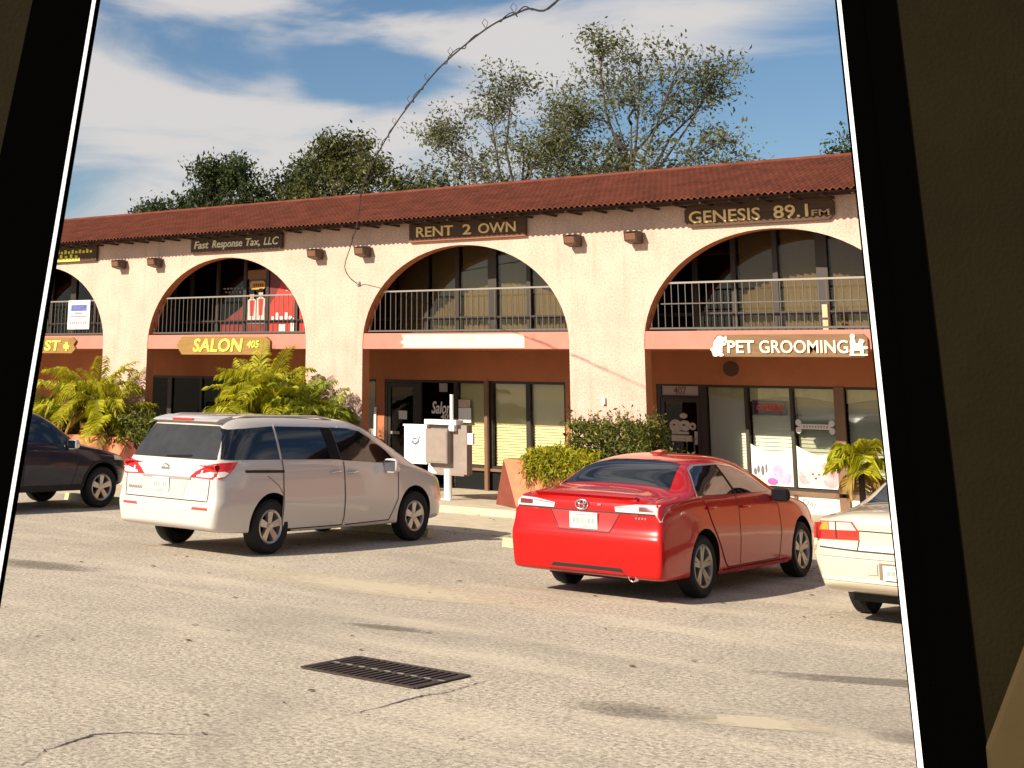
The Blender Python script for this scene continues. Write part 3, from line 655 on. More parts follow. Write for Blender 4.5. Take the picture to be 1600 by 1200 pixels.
# wall flood lights
def flood(x, z, label):
    t = thing('wall_floodlight', label, 'light', (x, 0, z), 0, 'square floodlights along the arcade wall')
    HOUS = mat('bronze_lamp_housing', (.055, .024, .013), .5, var=.2, vscale=9)
    b = MB(); b.prism([(-.045, -.11), (-.27, -.07), (-.30, .085), (-.045, .11)], -.125, .125, 'x'); build('housing', b, HOUS, t)
    b = MB(); b.box(-.09, .09, -.045, -.002, -.075, .075); build('bracket', b, HOUS, t)
    b = MB(); b.prism([(-.2755, -.05), (-.297, .065), (-.302, .064), (-.281, -.05)], -.10, .10, 'x'); build('lens', b, mat('amber_glass_lens', (.17, .07, .04), .25, coat=1), t)
    b = MB(); b.prism([(-.30, .088), (-.33, .09), (-.30, .10), (-.05, .125), (-.05, .113)], -.135, .135, 'x'); build('hood', b, HOUS, t)
for x, l in ((-9.75, 'brown floodlight left of the narrow pier by the far left arch'), (-8.52, 'brown floodlight above the left shoulder of the red poster arch'), (-3.61, 'brown floodlight above the right shoulder of the red poster arch'), (-2.33, 'brown floodlight beside the end of the hanging cable'), (2.64, 'brown floodlight above the right shoulder of the middle arch'), (3.89, 'brown floodlight left of the radio station sign'),
             (9.0, 'brown floodlight right of the pet grooming arch'), (10.2, 'brown floodlight farthest right on the wall')):
    flood(x, 4.88, l)

# upper signs
def signboard(name, poly, y, d, m, label, cat='sign', group=None):
    cx = sum(p[0] for p in poly)/len(poly); cz = min(p[1] for p in poly)
    t = thing(name, label, cat, (0, 0, 0), 0, group)
    b = MB(); b.prism(poly, y-d, y, 'y'); build('board', b, m, t); return t
def rc(x0, x1, z0, z1, c):
    return [(x0+c, z0), (x1-c, z0), (x1, z0+c), (x1, z1-c), (x1-c, z1), (x0+c, z1), (x0, z1-c), (x0, z0+c)]
g = 'carved wooden signs under the eaves'
t = signboard('shop_sign', rc(-1.19, 1.57, 5.05, 5.40, .02), -.02, .06, SIGNWOOD, 'brown wooden sign reading RENT 2 OWN above the middle arch', group=g)
text('lettering', 'RENT', -1.0, -.10, 5.12, 5.32, -.081, GOLD, t, .02, .012); text('lettering', '2', .13, .33, 5.12, 5.32, -.081, GOLD, t, .02, .012); text('lettering', 'OWN', .5, 1.36, 5.12, 5.32, -.081, GOLD, t, .02, .012)
b = MB(); b.box(-1.19, 1.57, -.085, -.015, 5.03, 5.048); build('lower_rim', b, mat('rust_trim', (.35, .10, .03), .7), t)
t = signboard('shop_sign', rc(4.86, 7.53, 5.02, 5.40, .09), -.02, .06, SIGNWOOD, 'brown sign with clipped corners reading GENESIS 89.1 FM at upper right', group=g)
text('lettering', 'GENESIS', 4.95, 6.26, 5.08, 5.29, -.081, GOLD, t, .02, .012); text('lettering', '89.1', 6.5, 7.10, 5.08, 5.30, -.081, GOLD, t, .02, .012); text('lettering', 'FM', 7.16, 7.46, 5.09, 5.19, -.081, mat('dull_gold_paint', (.55, .36, .16), .6), t, .02, .008)
t = signboard('shop_sign', rc(-7.42, -4.63, 5.05, 5.40, .03), -.02, .06, SIGNWOOD, 'brown sign reading Fast Response Tax, LLC over the red poster arch', group=g)
for wd_, xa, xb, za in (('Fast', -7.30, -6.84, 5.15), ('Response', -6.73, -5.80, 5.10), ('Tax,', -5.69, -5.27, 5.125), ('LLC', -5.15, -4.72, 5.15)): text('lettering', wd_, xa, xb, za, 5.32, -.081, CREAML, t, .02, .012, .22)
t = signboard('shop_sign', rc(-13.6, -10.66, 5.01, 5.38, .03), -.02, .06, SIGNWOOD, 'brown and yellow two line sign at the far left under the eave', group=g)
b = MB(); b.box(-13.5, -11.25, -.088, -.0805, 5.03, 5.11); build('yellow_strip', b, YELL, t)
b = MB()
for i in range(11): b.box(-12.25+i*.135, -12.25+i*.135+.08, -.088, -.081, 5.22, 5.22+.06+.03*(i % 2))
for i in range(5): b.box(-12.2+i*.19, -12.2+i*.19+.09, -.088, -.081, 5.12, 5.17+.03*(i % 2))
build('small_print', b, YELL, t)

# lower signs on the balcony edge
g = 'shop signs on the balcony edge'
t = signboard('shop_sign', [(-7.80, 2.98), (-7.62, 2.78), (-5.10, 2.78), (-4.94, 2.84), (-4.94, 3.08), (-5.06, 3.17), (-7.62, 3.18), (-7.70, 3.10)], .012, .06, SIGNTAN, 'ochre sign with yellow lettering reading SALON above the palm', group=g)
text('lettering', 'SALON', -7.25, -5.72, 2.84, 3.13, -.049, YELL, t, .02, .02, .15, 1.0); text('lettering', '405', -5.60, -5.24, 2.93, 3.08, -.049, YELL, t, .02, .015, .15)
t = signboard('shop_sign', [(-13.4, 2.80), (-11.42, 2.80), (-11.28, 2.90), (-11.36, 3.0), (-11.28, 3.10), (-11.42, 3.18), (-13.4, 3.18)], .012, .06, SIGNTAN, 'ochre sign with carved ends at the far left, letters ST showing', group=g)
text('lettering', 'IST', -12.55, -11.82, 2.86, 3.11, -.049, YELL, t, .02, .02, .1)
b = MB(); disc(b, -11.6, 3.02, .05, .05, -.068, -.049); disc(b, -11.67, 2.96, .05, .05, -.0675, -.049); disc(b, -11.54, 2.95, .05, .05, -.067, -.049); b.box(-11.63, -11.58, -.0665, -.049, 2.85, 2.95); build('flower_mark', b, YELL, t)
t = signboard('shop_sign', rc(5.30, 7.93, 2.78, 3.15, .07), .012, .06, SIGNBR, 'brown sign with white letters reading PET GROOMING and white dog shapes', group=g)
text('lettering', 'PET', 5.55, 6.03, 2.84, 3.05, -.049, CREAML, t, .025, .018); text('lettering', 'GROOMING', 6.12, 7.62, 2.84, 3.05, -.049, CREAML, t, .025, .010)
b = MB()
for (x, z, rx, rz) in ((5.38, 2.96, .085, .13), (5.36, 2.88, .10, .09), (5.42, 3.06, .07, .07), (5.47, 3.07, .05, .035), (5.33, 2.81, .05, .03), (5.43, 2.81, .05, .028), (5.49, 2.99, .04, .025), (5.53, 3.07, .022, .06), (5.29, 2.90, .05, .03)): disc(b, x, z, rx, rz, -.072-.0007*len(b.m)/16, -.049)
build('dog_shape', b, CREAML, t)
b = MB()
for (x, z, rx, rz) in ((7.70, 3.00, .045, .10), (7.70, 3.11, .04, .04), (7.76, 2.94, .10, .06), (7.83, 2.99, .035, .08), (7.86, 3.03, .03, .025), (7.68, 2.87, .035, .06), (7.84, 2.88, .03, .06), (7.90, 2.93, .04, .025)): disc(b, x, z, rx, rz, -.072-.0007*len(b.m)/16, -.049)
b.box(7.64, 7.93, -.078, -.049, 2.805, 2.83)
build('dog_shape', b, CREAML, t)
# white banner on the far left railing
t = thing('white_banner', 'white square banner with blue and red print hung on the far left railing', 'banner', (-11.36, .08, 0))
b = MB(); b.box(-.40, .40, -.012, 0, 3.38, 4.08); build('cloth', b, WHITE, t)
b = MB(); b.box(-.29, .29, -.018, -.0125, 3.82, 3.97); build('blue_print', b, mat('blue_ink', (.10, .13, .36), .6, var=.4, vscale=22), t)
b = MB(); b.box(-.16, .12, -.018, -.0125, 3.75, 3.79); b.box(-.30, .29, -.018, -.0125, 3.67, 3.70); build('red_print', b, mat('red_ink', (.55, .2, .16), .6), t)
b = MB(); 
for i in range(8): b.box(-.31+i*.078, -.31+i*.078+.05, -.018, -.0125, 3.50, 3.57)
build('grey_print', b, mat('grey_ink', (.25, .25, .27), .6), t)

# ------------------------------------------------------------------ utility pedestal in front of the salon
t = thing('utility_pedestal', 'white and grey utility cabinets on a short post before the salon window', 'cabinet', (0, -.6, .12))
BR = mat('weathered_grey_cabinet', (.27, .215, .185), .7, var=.15, vscale=7)
b = MB(); b.tube([(.12, 0, 0), (.12, 0, .55)], .075, 12); b.box(-.02, .26, -.14, .14, 0, .02); build('post', b, WHITE, t)
b = MB(); b.box(-.83, -.30, -.10, .14, .62, 1.31); b.box(-.85, -.29, -.12, .15, 1.312, 1.345); build('white_cabinet', b, WHITE, t)
b = MB(); b.box(-.29, .56, -.02, .16, .47, 1.36); b.box(-.22, .50, -.03, .17, .44, .468); build('grey_cabinet', b, BR, t)
b = MB(); b.box(-.28, .22, -.17, -.022, .66, 1.28); b.box(-.26, .20, -.178, -.171, .69, 1.25); build('meter_box', b, BR, t)
b = MB(); b.box(-.33, .40, -.14, .10, 1.362, 1.45); b.box(.22, .34, -.12, -.022, 1.25, 1.36); build('white_lid', b, WHITE, t); b = MB(); b.prism([(-.30, .46), (-.10, .46), (-.30, .66)], -.05, -.022, 'y'); build('white_bracket', b, WHITE, t)
b = MB(); b.tube([(.18, .04, 1.45), (.18, .04, 1.92)], .034, 8); build('riser_pipe', b, WHITE, t)
b = MB(); b.box(.58, .70, -.03, .03, 1.02, 1.22); build('small_box', b, WHITE, t)
b = MB(); b.prism([(-.65, 1.00), (-.56, .96), (-.47, 1.02), (-.49, 1.09), (-.62, 1.10)], -.108, -.1005, 'y'); b.prism([(-.50, 1.10), (-.45, 1.14), (-.46, 1.09)], -.108, -.1005, 'y'); q = build('round_emblem', b, mat('slate_emblem', (.14, .15, .20), .6), t)
b = MB(); b.prism([(-.61, 1.06), (-.58, 1.0), (-.52, 1.03), (-.50, 1.08)], -.112, -.1085, 'y'); build('swoosh', b, WHITE, q)

# ------------------------------------------------------------------ planters
def planter(x, label, both=True):
    t = thing('planter', label, 'planter', (x, 0, .12), 0, 'red wedge ended planters against the piers')
    h = .82; y0, y1 = -1.35, -1.12
    b = MB()
    # front slab, wider at the top
    b.add([(-1.09, y0, 0), (1.09, y0, 0), (1.50, y1, h), (-1.50, y1, h), (-1.09, y0+.16, 0), (1.09, y0+.16, 0), (1.50, y1+.16, h), (-1.50, y1+.16, h)],
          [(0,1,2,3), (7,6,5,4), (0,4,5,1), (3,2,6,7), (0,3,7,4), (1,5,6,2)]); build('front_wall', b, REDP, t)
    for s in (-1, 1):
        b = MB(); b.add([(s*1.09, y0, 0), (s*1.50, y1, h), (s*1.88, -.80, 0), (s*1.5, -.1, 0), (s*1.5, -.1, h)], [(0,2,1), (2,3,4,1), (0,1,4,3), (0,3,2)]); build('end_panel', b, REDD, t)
    b = MB(); b.box(-1.42, 1.42, y1+.17, -.02, .1, h-.08); build('soil', b, mat('soil', (.05, .03, .018), .95), t)
    return t
planter(3.19, 'red planter holding a dark hedge behind the red sedan')
planter(-3.19, 'red planter holding palms behind the white minivan')
planter(-9.58, 'red planter beside the front of the dark blue vehicle')

# ------------------------------------------------------------------ foliage
def leafcloud(verts, faces, p, n, size, rr, flat=0.0, dirv=None, ratio=.45):
    for _ in range(n):
        a = rr.uniform(0, 6.283); z = rr.uniform(-1, 1)
        d = Vector((math.cos(a)*math.sqrt(1-z*z), math.sin(a)*math.sqrt(1-z*z), z*(1-flat)))
        if d.length < 1e-3: continue
        d.normalize(); q = d.orthogonal().normalized(); q.rotate(Matrix.Rotation(rr.uniform(0, 6.28), 3, d))
        s = size*rr.choice((.5, .7, .9, 1.1, 1.45))*rr.uniform(.85, 1.15); o = len(verts); c = Vector(p)
        nrm = d.cross(q)*s*.12
        verts += [c, c+d*s*.5+q*s*ratio*.5+nrm, c+d*s, c+d*s*.5-q*s*ratio*.5+nrm]
        faces.append((o, o+1, o+2, o+3))
def leafobj(name, vs, fs, m, parent=None): return link(name, rawmesh(name, [tuple(v) for v in vs], fs, m), parent)

def tree(label, base, trunk_top, clumps, leaf_n, leaf_s, m, rr, trunk_r=.28, twig=10, density=1.0, name='tree', spread=1.0, group=None, fork=.45):
    t = thing(name, label, 'tree', base, 0, group)
    tb = MB(); top = Vector(trunk_top)
    pts = [Vector((0, 0, -.1))]
    for i in range(1, 7):
        f = i/6; pts.append(top*f + Vector((rr.uniform(-.15, .15), rr.uniform(-.15, .15), 0))*(1 if i < 6 else 0))
    tb.tube(pts, [trunk_r*(1-.88*i/6) for i in range(7)], 9)
    vs, fs = [], []; bb = MB()
    for (cx, cy, cz, rx, ry, rz) in clumps:
        c = Vector((cx, cy, cz)); st = top*rr.uniform(fork, 1.0)
        mid = st.lerp(c, .5) + Vector((rr.uniform(-.4, .4), rr.uniform(-.4, .4), rr.uniform(-.3, .5)))
        path = [st.lerp(mid, .0), st.lerp(mid, .5)+Vector((rr.uniform(-.15,.15), rr.uniform(-.15,.15), rr.uniform(-.1,.1))), mid, mid.lerp(c, .55)+Vector((rr.uniform(-.2,.2), rr.uniform(-.2,.2), rr.uniform(-.1,.2))), c]
        r0 = trunk_r*rr.uniform(.20, .32); bb.tube(path, [r0, r0*.8, r0*.6, r0*.4, r0*.22], 6)
        for _ in range(twig):
            a = rr.uniform(0, 6.283); z = rr.uniform(-.8, 1); k = rr.random()**.45
            e = c + Vector((rx*k*math.cos(a)*math.sqrt(1-z*z*.8), ry*k*math.sin(a)*math.sqrt(1-z*z*.8), rz*k*z))
            s = path[rr.choice((2, 3, 3, 4))].lerp(c, rr.uniform(0, .6))
            md = s.lerp(e, .5)+Vector((rr.uniform(-.2,.2), rr.uniform(-.2,.2), rr.uniform(-.05,.25)))
            bb.tube([s, md, e], [r0*.2, r0*.13, .008], 4, cap=False)
            for j in range(int(leaf_n*density)):
                f = rr.uniform(.35, 1.12); q = (s.lerp(md, f*2) if f < .5 else md.lerp(e, f*2-1))
                q = q + Vector((rr.gauss(0, .20*spread), rr.gauss(0, .20*spread), rr.gauss(0, .16*spread)))
                leafcloud(vs, fs, q, 1, leaf_s, rr)
    build('trunk', tb, BARK, t, smooth=True); build('branch', bb, BARK, t, smooth=True)
    leafobj('crown', vs, fs, m, t)
    return t
LF1 = leafmat('tree_leaf_dark', (.020, .034, .010), (.062, .082, .022))
LF2 = leafmat('tree_leaf_olive', (.045, .058, .016), (.13, .13, .036))
LF3 = leafmat('tree_leaf_sparse', (.075, .088, .040), (.21, .22, .10), trans=.4)
def clumps_from(rng, n, cx, cz, wx, wz, r, depth=2.0, shape=None):
    out = []
    for i in range(n):
        for _ in range(20):
            x = rng.uniform(-1, 1); z = rng.uniform(-1, 1)
            if x*x+z*z < 1 and (shape is None or shape(x, z)): break
        s = rng.uniform(.75, 1.25)*r
        out.append((cx+wx*x, rng.uniform(-1, 1)*depth, cz+wz*z, s, s, s*.75))
    return out
rr = random.Random(21)
tr_g = 'trees standing behind the arcade roof'
# tall sparse tree with the visible trunk
b1_ = (-4.75, 16, 0)
cl = [(-.1,0,9.2,1.0,1.0,.8),(.3,.4,12.3,1.1,1.1,.7),(1.9,-.4,11.6,1.0,1.0,.7),(2.4,.5,10.9,.9,.9,.6),(-1.2,.6,11.9,1.0,1,.7),(-1.9,-.5,10.6,1.1,1.1,.7),(1.2,.9,10.4,1.2,1.2,.8),(.2,-.9,10.9,1.2,1.2,.9),(2.8,0,9.4,1.0,1,.5),(1.6,-.8,9.1,1.1,1.1,.6),(-1.3,1.0,9.2,1.1,1,.7),(3.3,.3,8.6,.8,.8,.4),(2.0,0,8.2,1.0,1,.5),(-.6,0,12.9,.7,.7,.4),(-2.2,.3,8.9,1,1,.6),(-.9,-.6,8.0,1.1,1,.6),(.9,.3,7.9,1.1,1,.5)]
tree('tall sparse tree with a bare dark trunk rising behind the right of the roof', b1_, (.15, 0, 10.2), [(x, y, z, a*1.3, b_*1.3, c*1.25) for x, y, z, a, b_, c in cl]+[(-2.9, .4, 9.9, 1.0, 1, .7), (3.6, 0, 8.0, .9, .9, .4), (2.9, .4, 11.6, .8, .8, .5)], 35, .14, LF3, rr, .20, 17, group=tr_g, spread=1.0)
# broad sparse tree left of it
b2_ = (-8.9, 16.6, 0)
cl = [(0,0,10.2,1.2,1.1,.9),(-1.5,.4,11.5,1.1,1.1,.7),(-.2,-.3,12.0,1.0,1,.7),(1.3,.5,11.2,1.0,1,.7),(-2.8,-.3,10.9,1.0,1,.6),(-3.7,.3,10.6,.8,.8,.5),(-2.2,.6,9.6,1.2,1.2,.7),(-3.3,-.2,9.0,1.2,1.2,.6),(.9,-.6,9.4,1.1,1,.8),(-.9,.2,8.6,1.3,1.2,.7),(1.5,.2,8.2,1.2,1.1,.7),(-2.4,0,8.2,1.2,1.1,.6),(.2,.6,7.9,1.3,1.1,.6),(2.1,-.3,9.8,.9,.9,.6)]
tree('broad sparse tree with spreading limbs behind the middle of the roof', b2_, (.1, 0, 9.6), [(x, y, z, a*1.25, b_*1.25, c*1.2) for x, y, z, a, b_, c in cl]+[(2.6, .3, 8.6, 1.1, 1, .7), (2.4, -.3, 10.6, .9, .9, .5)], 44, .14, LF3, rr, .20, 17, group=tr_g)
b3_ = (-15.2, 15.4, -.25)
cl = [(0,0,9.4,1.2,1.2,.8),(-1.2,.3,9.9,1.1,1,.6),(1.2,-.3,9.6,1.1,1,.7),(.2,.4,10.5,.9,.9,.5),(-.7,-.2,10.6,.6,.6,.4),(2.1,.2,9.0,1.1,1,.7),(-2.1,.1,9.0,1.1,1,.6),(-1.2,-.2,8.4,1.3,1.2,.7),(.8,.1,8.3,1.3,1.2,.7),(2.5,-.1,8.0,1.2,1.1,.6),(3.2,.2,8.5,.9,.9,.6),(-2.6,0,8.1,1.0,1,.5)]
tree('dense olive green tree behind the roof left of the sparse trees', b3_, (0, 0, 8.8), cl, 90, .16, LF2, rr, .26, 13, group=tr_g, spread=1.25)
b4_ = (-21.9, 16, -.25)
cl = [(0,0,9.9,1.1,1.1,.7),(-1.1,.2,9.4,.9,.9,.6),(1.1,-.2,9.9,.9,.9,.6),(.3,.3,10.5,.8,.8,.4),(-1.9,.1,9.0,.7,.7,.4),(1.9,0,9.3,.8,.8,.5),(0,0,9.0,1.2,1.1,.6),(-1.0,0,8.6,1.0,1,.5),(1.3,.1,8.8,1.0,1,.5),(-.5,-.3,10.3,.7,.7,.4)]
tree('dark rounded tree behind the roof at the left', b4_, (0, 0, 9.0), cl, 85, .17, LF1, rr, .24, 12, group=tr_g, spread=1.1)
b5_ = (-18.3, 16.5, -.45)
cl = [(0,0,9.5,1.0,1.0,.7),(-.8,.2,9.9,.8,.8,.5),(.8,-.2,9.9,.8,.8,.5),(0,.3,10.3,.7,.7,.4),(1.4,.1,9.0,.9,.9,.5),(-1.2,0,8.8,.9,.9,.5),(.3,0,8.6,1.2,1.1,.6)]
tree('dark tree between the rounded tree and the olive tree', b5_, (0, 0, 8.8), cl, 85, .17, LF1, rr, .22, 12, group=tr_g, spread=1.1)
b6_ = (2.2, 16, 0)
cl = [(-.5,0,8.6,.6,.6,.5),(.2,.2,8.9,.7,.7,.5),(.9,-.1,8.9,.7,.7,.5),(0,0,8.1,.9,.8,.5),(1.5,.1,8.5,.9,.8,.6),(.8,0,9.5,.4,.4,.4)]
tree('dark treetop peeping over the roof at the right', b6_, (.2, 0, 8.2), cl, 40, .15, LF1, rr, .2, 10, group=tr_g)
b7_ = (-25.6, 16, 0)
cl = [(0,0,8.9,.6,.6,.3),(.5,.1,8.8,.5,.5,.3),(-.5,0,8.7,.5,.5,.3)]
tree('small treetop showing over the far left end of the roof', b7_, (0, 0, 8.4), cl, 40, .15, LF1, rr, .18, 10, group=tr_g)

# palms: arching feathered fronds
PALM = leafmat('palm_leaflet_yellow_green', (.24, .27, .010), (.60, .54, .03), trans=.4)
PALM2 = leafmat('palm_leaflet_green', (.10, .15, .012), (.32, .33, .03), trans=.3)
DRY = leafmat('dry_palm_leaflet', (.28, .17, .04), (.42, .28, .07), trans=.2)
def frond(vs, fs, rb, base, az, tilt, ln, rr, droop=1.0, leaf=.38, nl=32):
    p = Vector(base); d = Vector((math.cos(az)*math.cos(tilt), math.sin(az)*math.cos(tilt), math.sin(tilt))); pts = [p.copy()]
    seg = 10
    for i in range(seg):
        d = (d + Vector((0, 0, -.16*droop*(.4+i/seg)))).normalized(); p = p + d*ln/seg; pts.append(p.copy())
    rb.tube(pts, [.014*(1-.8*i/seg)+.002 for i in range(seg+1)], 4, cap=False)
    for i in range(nl):
        f = .15+.85*i/(nl-1); x = f*seg; k = min(int(x), seg-1); q = pts[k].lerp(pts[k+1], x-k); tdir = (pts[k+1]-pts[k]).normalized()
        side = tdir.cross(Vector((0, 0, 1))); side = side.normalized() if side.length > 1e-3 else Vector((1, 0, 0))
        l = leaf*(math.sin(math.pi*(.12+.82*f))**.6)*rr.uniform(.85, 1.1)
        for s in (-1, 1):
            e = (side*s*.75 + tdir*.65 + Vector((0, 0, rr.uniform(-.1, .25)))).normalized()
            m1 = q+e*l*.55; tip = q+e*l*.9+Vector((0, 0, -l*.38*droop)); wv = tdir*l*.05
            o = len(vs); vs += [q-wv*.5, q+wv*.5, m1+wv, tip, m1-wv]; fs.append((o, o+1, o+2, o+3, o+4))
def palm(label, loc, stems, nf, ln, rr, leafm=PALM, group='feathery palms in the planters'):
    t = thing('palm', label, 'palm', loc, 0, group); rb = MB(); vs, fs, dv, df = [], [], [], []; tk = MB()
    for (x, y, h) in stems:
        tk.tube([(x*.6, y*.6, -.2), (x*.8, y*.8, h*.5), (x, y, h)], [.06, .05, .045], 7)
        for i in range(nf):
            az = 6.283*i/nf+rr.uniform(-.3, .3); tl = rr.choice((.25, .6, .95, 1.2))+rr.uniform(-.12, .12)
            frond(vs, fs, rb, (x, y, h), az, tl, ln*rr.uniform(.8, 1.1), rr, rr.uniform(.7, 1.6))
        for i in range(5): frond(dv, df, rb, (x, y, h-.08), rr.uniform(0, 6.28), rr.uniform(-.3, .1), ln*.8, rr, 1.5)
    build('stem', tk, BARK, t, smooth=True); build('frond_stalk', rb, mat('palm_stalk', (.22, .22, .05), .6), t); leafobj('frond', vs, fs, leafm, t); leafobj('dry_frond', dv, df, DRY, t); return t
rr = random.Random(77)
palm('bushy yellow green palm rising behind the minivan roof', (-4.3, -.85, .85), [(-.35, .05, .85), (.15, -.05, 1.05), (.35, .1, .60), (-.1, -.15, .45)], 17, 1.4, rr)
palm('looser green palm spreading against the pier right of the bushy palm', (-2.95, -.8, .85), [(-.3, .05, .70), (.2, .0, .40), (0, -.1, .3)], 16, 1.05, rr, PALM2)
palm('yellow green palm against the pier at the far left', (-9.6, -.85, .85), [(-.7, 0, .65), (0, .05, .85), (.5, .0, .45)], 16, 1.35, rr)
palm('green palm leaning left at the far left edge', (-11.2, -.8, .12), [(0, 0, 1.05), (.4, 0, .8)], 12, 1.1, rr, PALM2)
# potted tropical plant by the pet shop
t = palm('short yellow green plant in front of the right pet shop window', (7.55, .35, .12), [(0, 0, .95)], 14, .52, rr, PALM, None)
b = MB(); b.lathe([(0, .0), (0, .05), (.16, .05), (.19, .30), (.21, .30), (.21, .34), (.18, .34), (.16, .28), (0, .28)], 16, 'z'); o = build('clay_pot', b, mat('clay', (.30, .14, .08), .8), smooth=True, angle=30, loc=(7.55, .35, .121)); tag(o, 'clay pot under the yellow green plant by the pet shop window', 'pot')

# hedge and trailing plant in the planter behind the red sedan
HEDGE = leafmat('hedge_leaf', (.035, .055, .008), (.19, .19, .03)); TRAIL = leafmat('trailing_leaf_yellow', (.22, .24, .012), (.52, .46, .03), trans=.35); LOWG = leafmat('low_leaf_green', (.05, .09, .012), (.16, .18, .03))
rr = random.Random(5)
def hedge(label, loc, dims, n, size, m, parent_group=None, top_spikes=0, name='hedge', cat='hedge'):
    t = thing(name, label, cat, loc, 0, parent_group); vs, fs = [], []; sb = MB(); dx, dy, dz = dims
    for _ in range(n):
        # favour the outer shell
        p = [rr.uniform(-1, 1) for _ in range(3)]; ax = rr.randrange(3)
        if rr.random() < .6: p[ax] = math.copysign(rr.uniform(.8, 1.03), p[ax])
        q = Vector((p[0]*dx/2, p[1]*dy/2, dz/2+p[2]*dz/2)); q += Vector((rr.gauss(0, .03), rr.gauss(0, .03), rr.gauss(0, .03)+.05*math.sin(q.x*5)))
        leafcloud(vs, fs, q, 1, size, rr)
    for _ in range(14):
        x, y = rr.uniform(-.45, .45)*dx, rr.uniform(-.4, .4)*dy; sb.tube([(x*.8, y*.8, -.1), (x, y, dz*.6), (x+rr.uniform(-.06, .06), y, dz*.98)], [.012, .009, .004], 4)
    for _ in range(top_spikes):
        x, y = rr.uniform(-.5, .5)*dx, rr.uniform(-.4, .4)*dy; h = rr.uniform(.10, .30); e = Vector((x+rr.uniform(-.06, .06), y, dz+h)); sb.tube([(x, y, dz*.9), e], [.005, .002], 3)
        for k in range(7): leafcloud(vs, fs, Vector((x, y, dz*.95)).lerp(e, k/6), 1, size*.8, rr)
    build('stems', sb, BARK, t); leafobj('leaves', vs, fs, m, t); return t
hedge('clipped dark green hedge block in the planter behind the red sedan', (3.68, -.62, .86), (1.55, .8, .74), 5200, .085, HEDGE, None, 46)
hedge('low green plants at the right end of the planter behind the red sedan', (4.55, -.7, .86), (.85, .6, .22), 1100, .09, LOWG, None, 12, 'low_shrub', 'shrub')
# cascade
t = thing('trailing_plant', 'bright yellow green trailing plant spilling over the planter front', 'plant', (2.85, -.95, .94)); vs, fs = [], []; sb = MB()
for i in range(300):
    x = rr.uniform(-.62, .75); hgt = .14*(1-abs(x)/.95)+rr.uniform(0, .14); y0 = rr.uniform(-.05, .35); yo = -.24-rr.uniform(.02, .10)
    dl = rr.uniform(.10, .62)*(.55+.45*math.sin(x*9)**2) if rr.random() < .75 else .02
    path = [Vector((x, y0, 0)), Vector((x+rr.uniform(-.05,.05), (y0+yo)/2, hgt)), Vector((x+rr.uniform(-.08,.08), yo, hgt*.5)), Vector((x+rr.uniform(-.1,.1), yo-.04, -dl))]
    sb.tube(path, .004, 3, cap=False)
    for k in range(22):
        f = rr.random()*3; a = min(int(f), 2); leafcloud(vs, fs, path[a].lerp(path[a+1], f-a)+Vector((rr.gauss(0,.02), rr.gauss(0,.02), rr.gauss(0,.02))), 1, .085, rr, ratio=.3)
build('runner', sb, LOWG, t); leafobj('leaves', vs, fs, TRAIL, t)
hedge('dark leafy shrub low beside the far left palm', (-8.35, -.85, .82), (1.5, .7, .55), 2600, .10, HEDGE, None, 16, 'low_shrub', 'shrub')
hedge('dark leafy shrub under the palms behind the minivan', (-2.75, -.75, .82), (1.3, .6, .28), 1500, .10, HEDGE, None, 6, 'low_shrub', 'shrub')
# flower pot by the pet shop door
t = thing('flower_pot', 'small reddish flower pot outside the pet shop door', 'pot', (4.12, 1.2, .12))
b = MB(); b.lathe([(0, 0), (.12, 0), (.16, .24), (.18, .24), (.18, .28), (.15, .28), (.14, .22), (0, .22)], 14, 'z'); build('pot', b, mat('clay', (.30, .14, .08), .8), t, smooth=True, angle=30)
vs, fs = [], []
for _ in range(260): leafcloud(vs, fs, (rr.gauss(0, .10), rr.gauss(0, .08), .38+rr.gauss(0, .09)), 1, .08, rr)
leafobj('leaves', vs, fs, leafmat('reddish_leaf', (.16, .05, .03), (.30, .10, .05)), t)

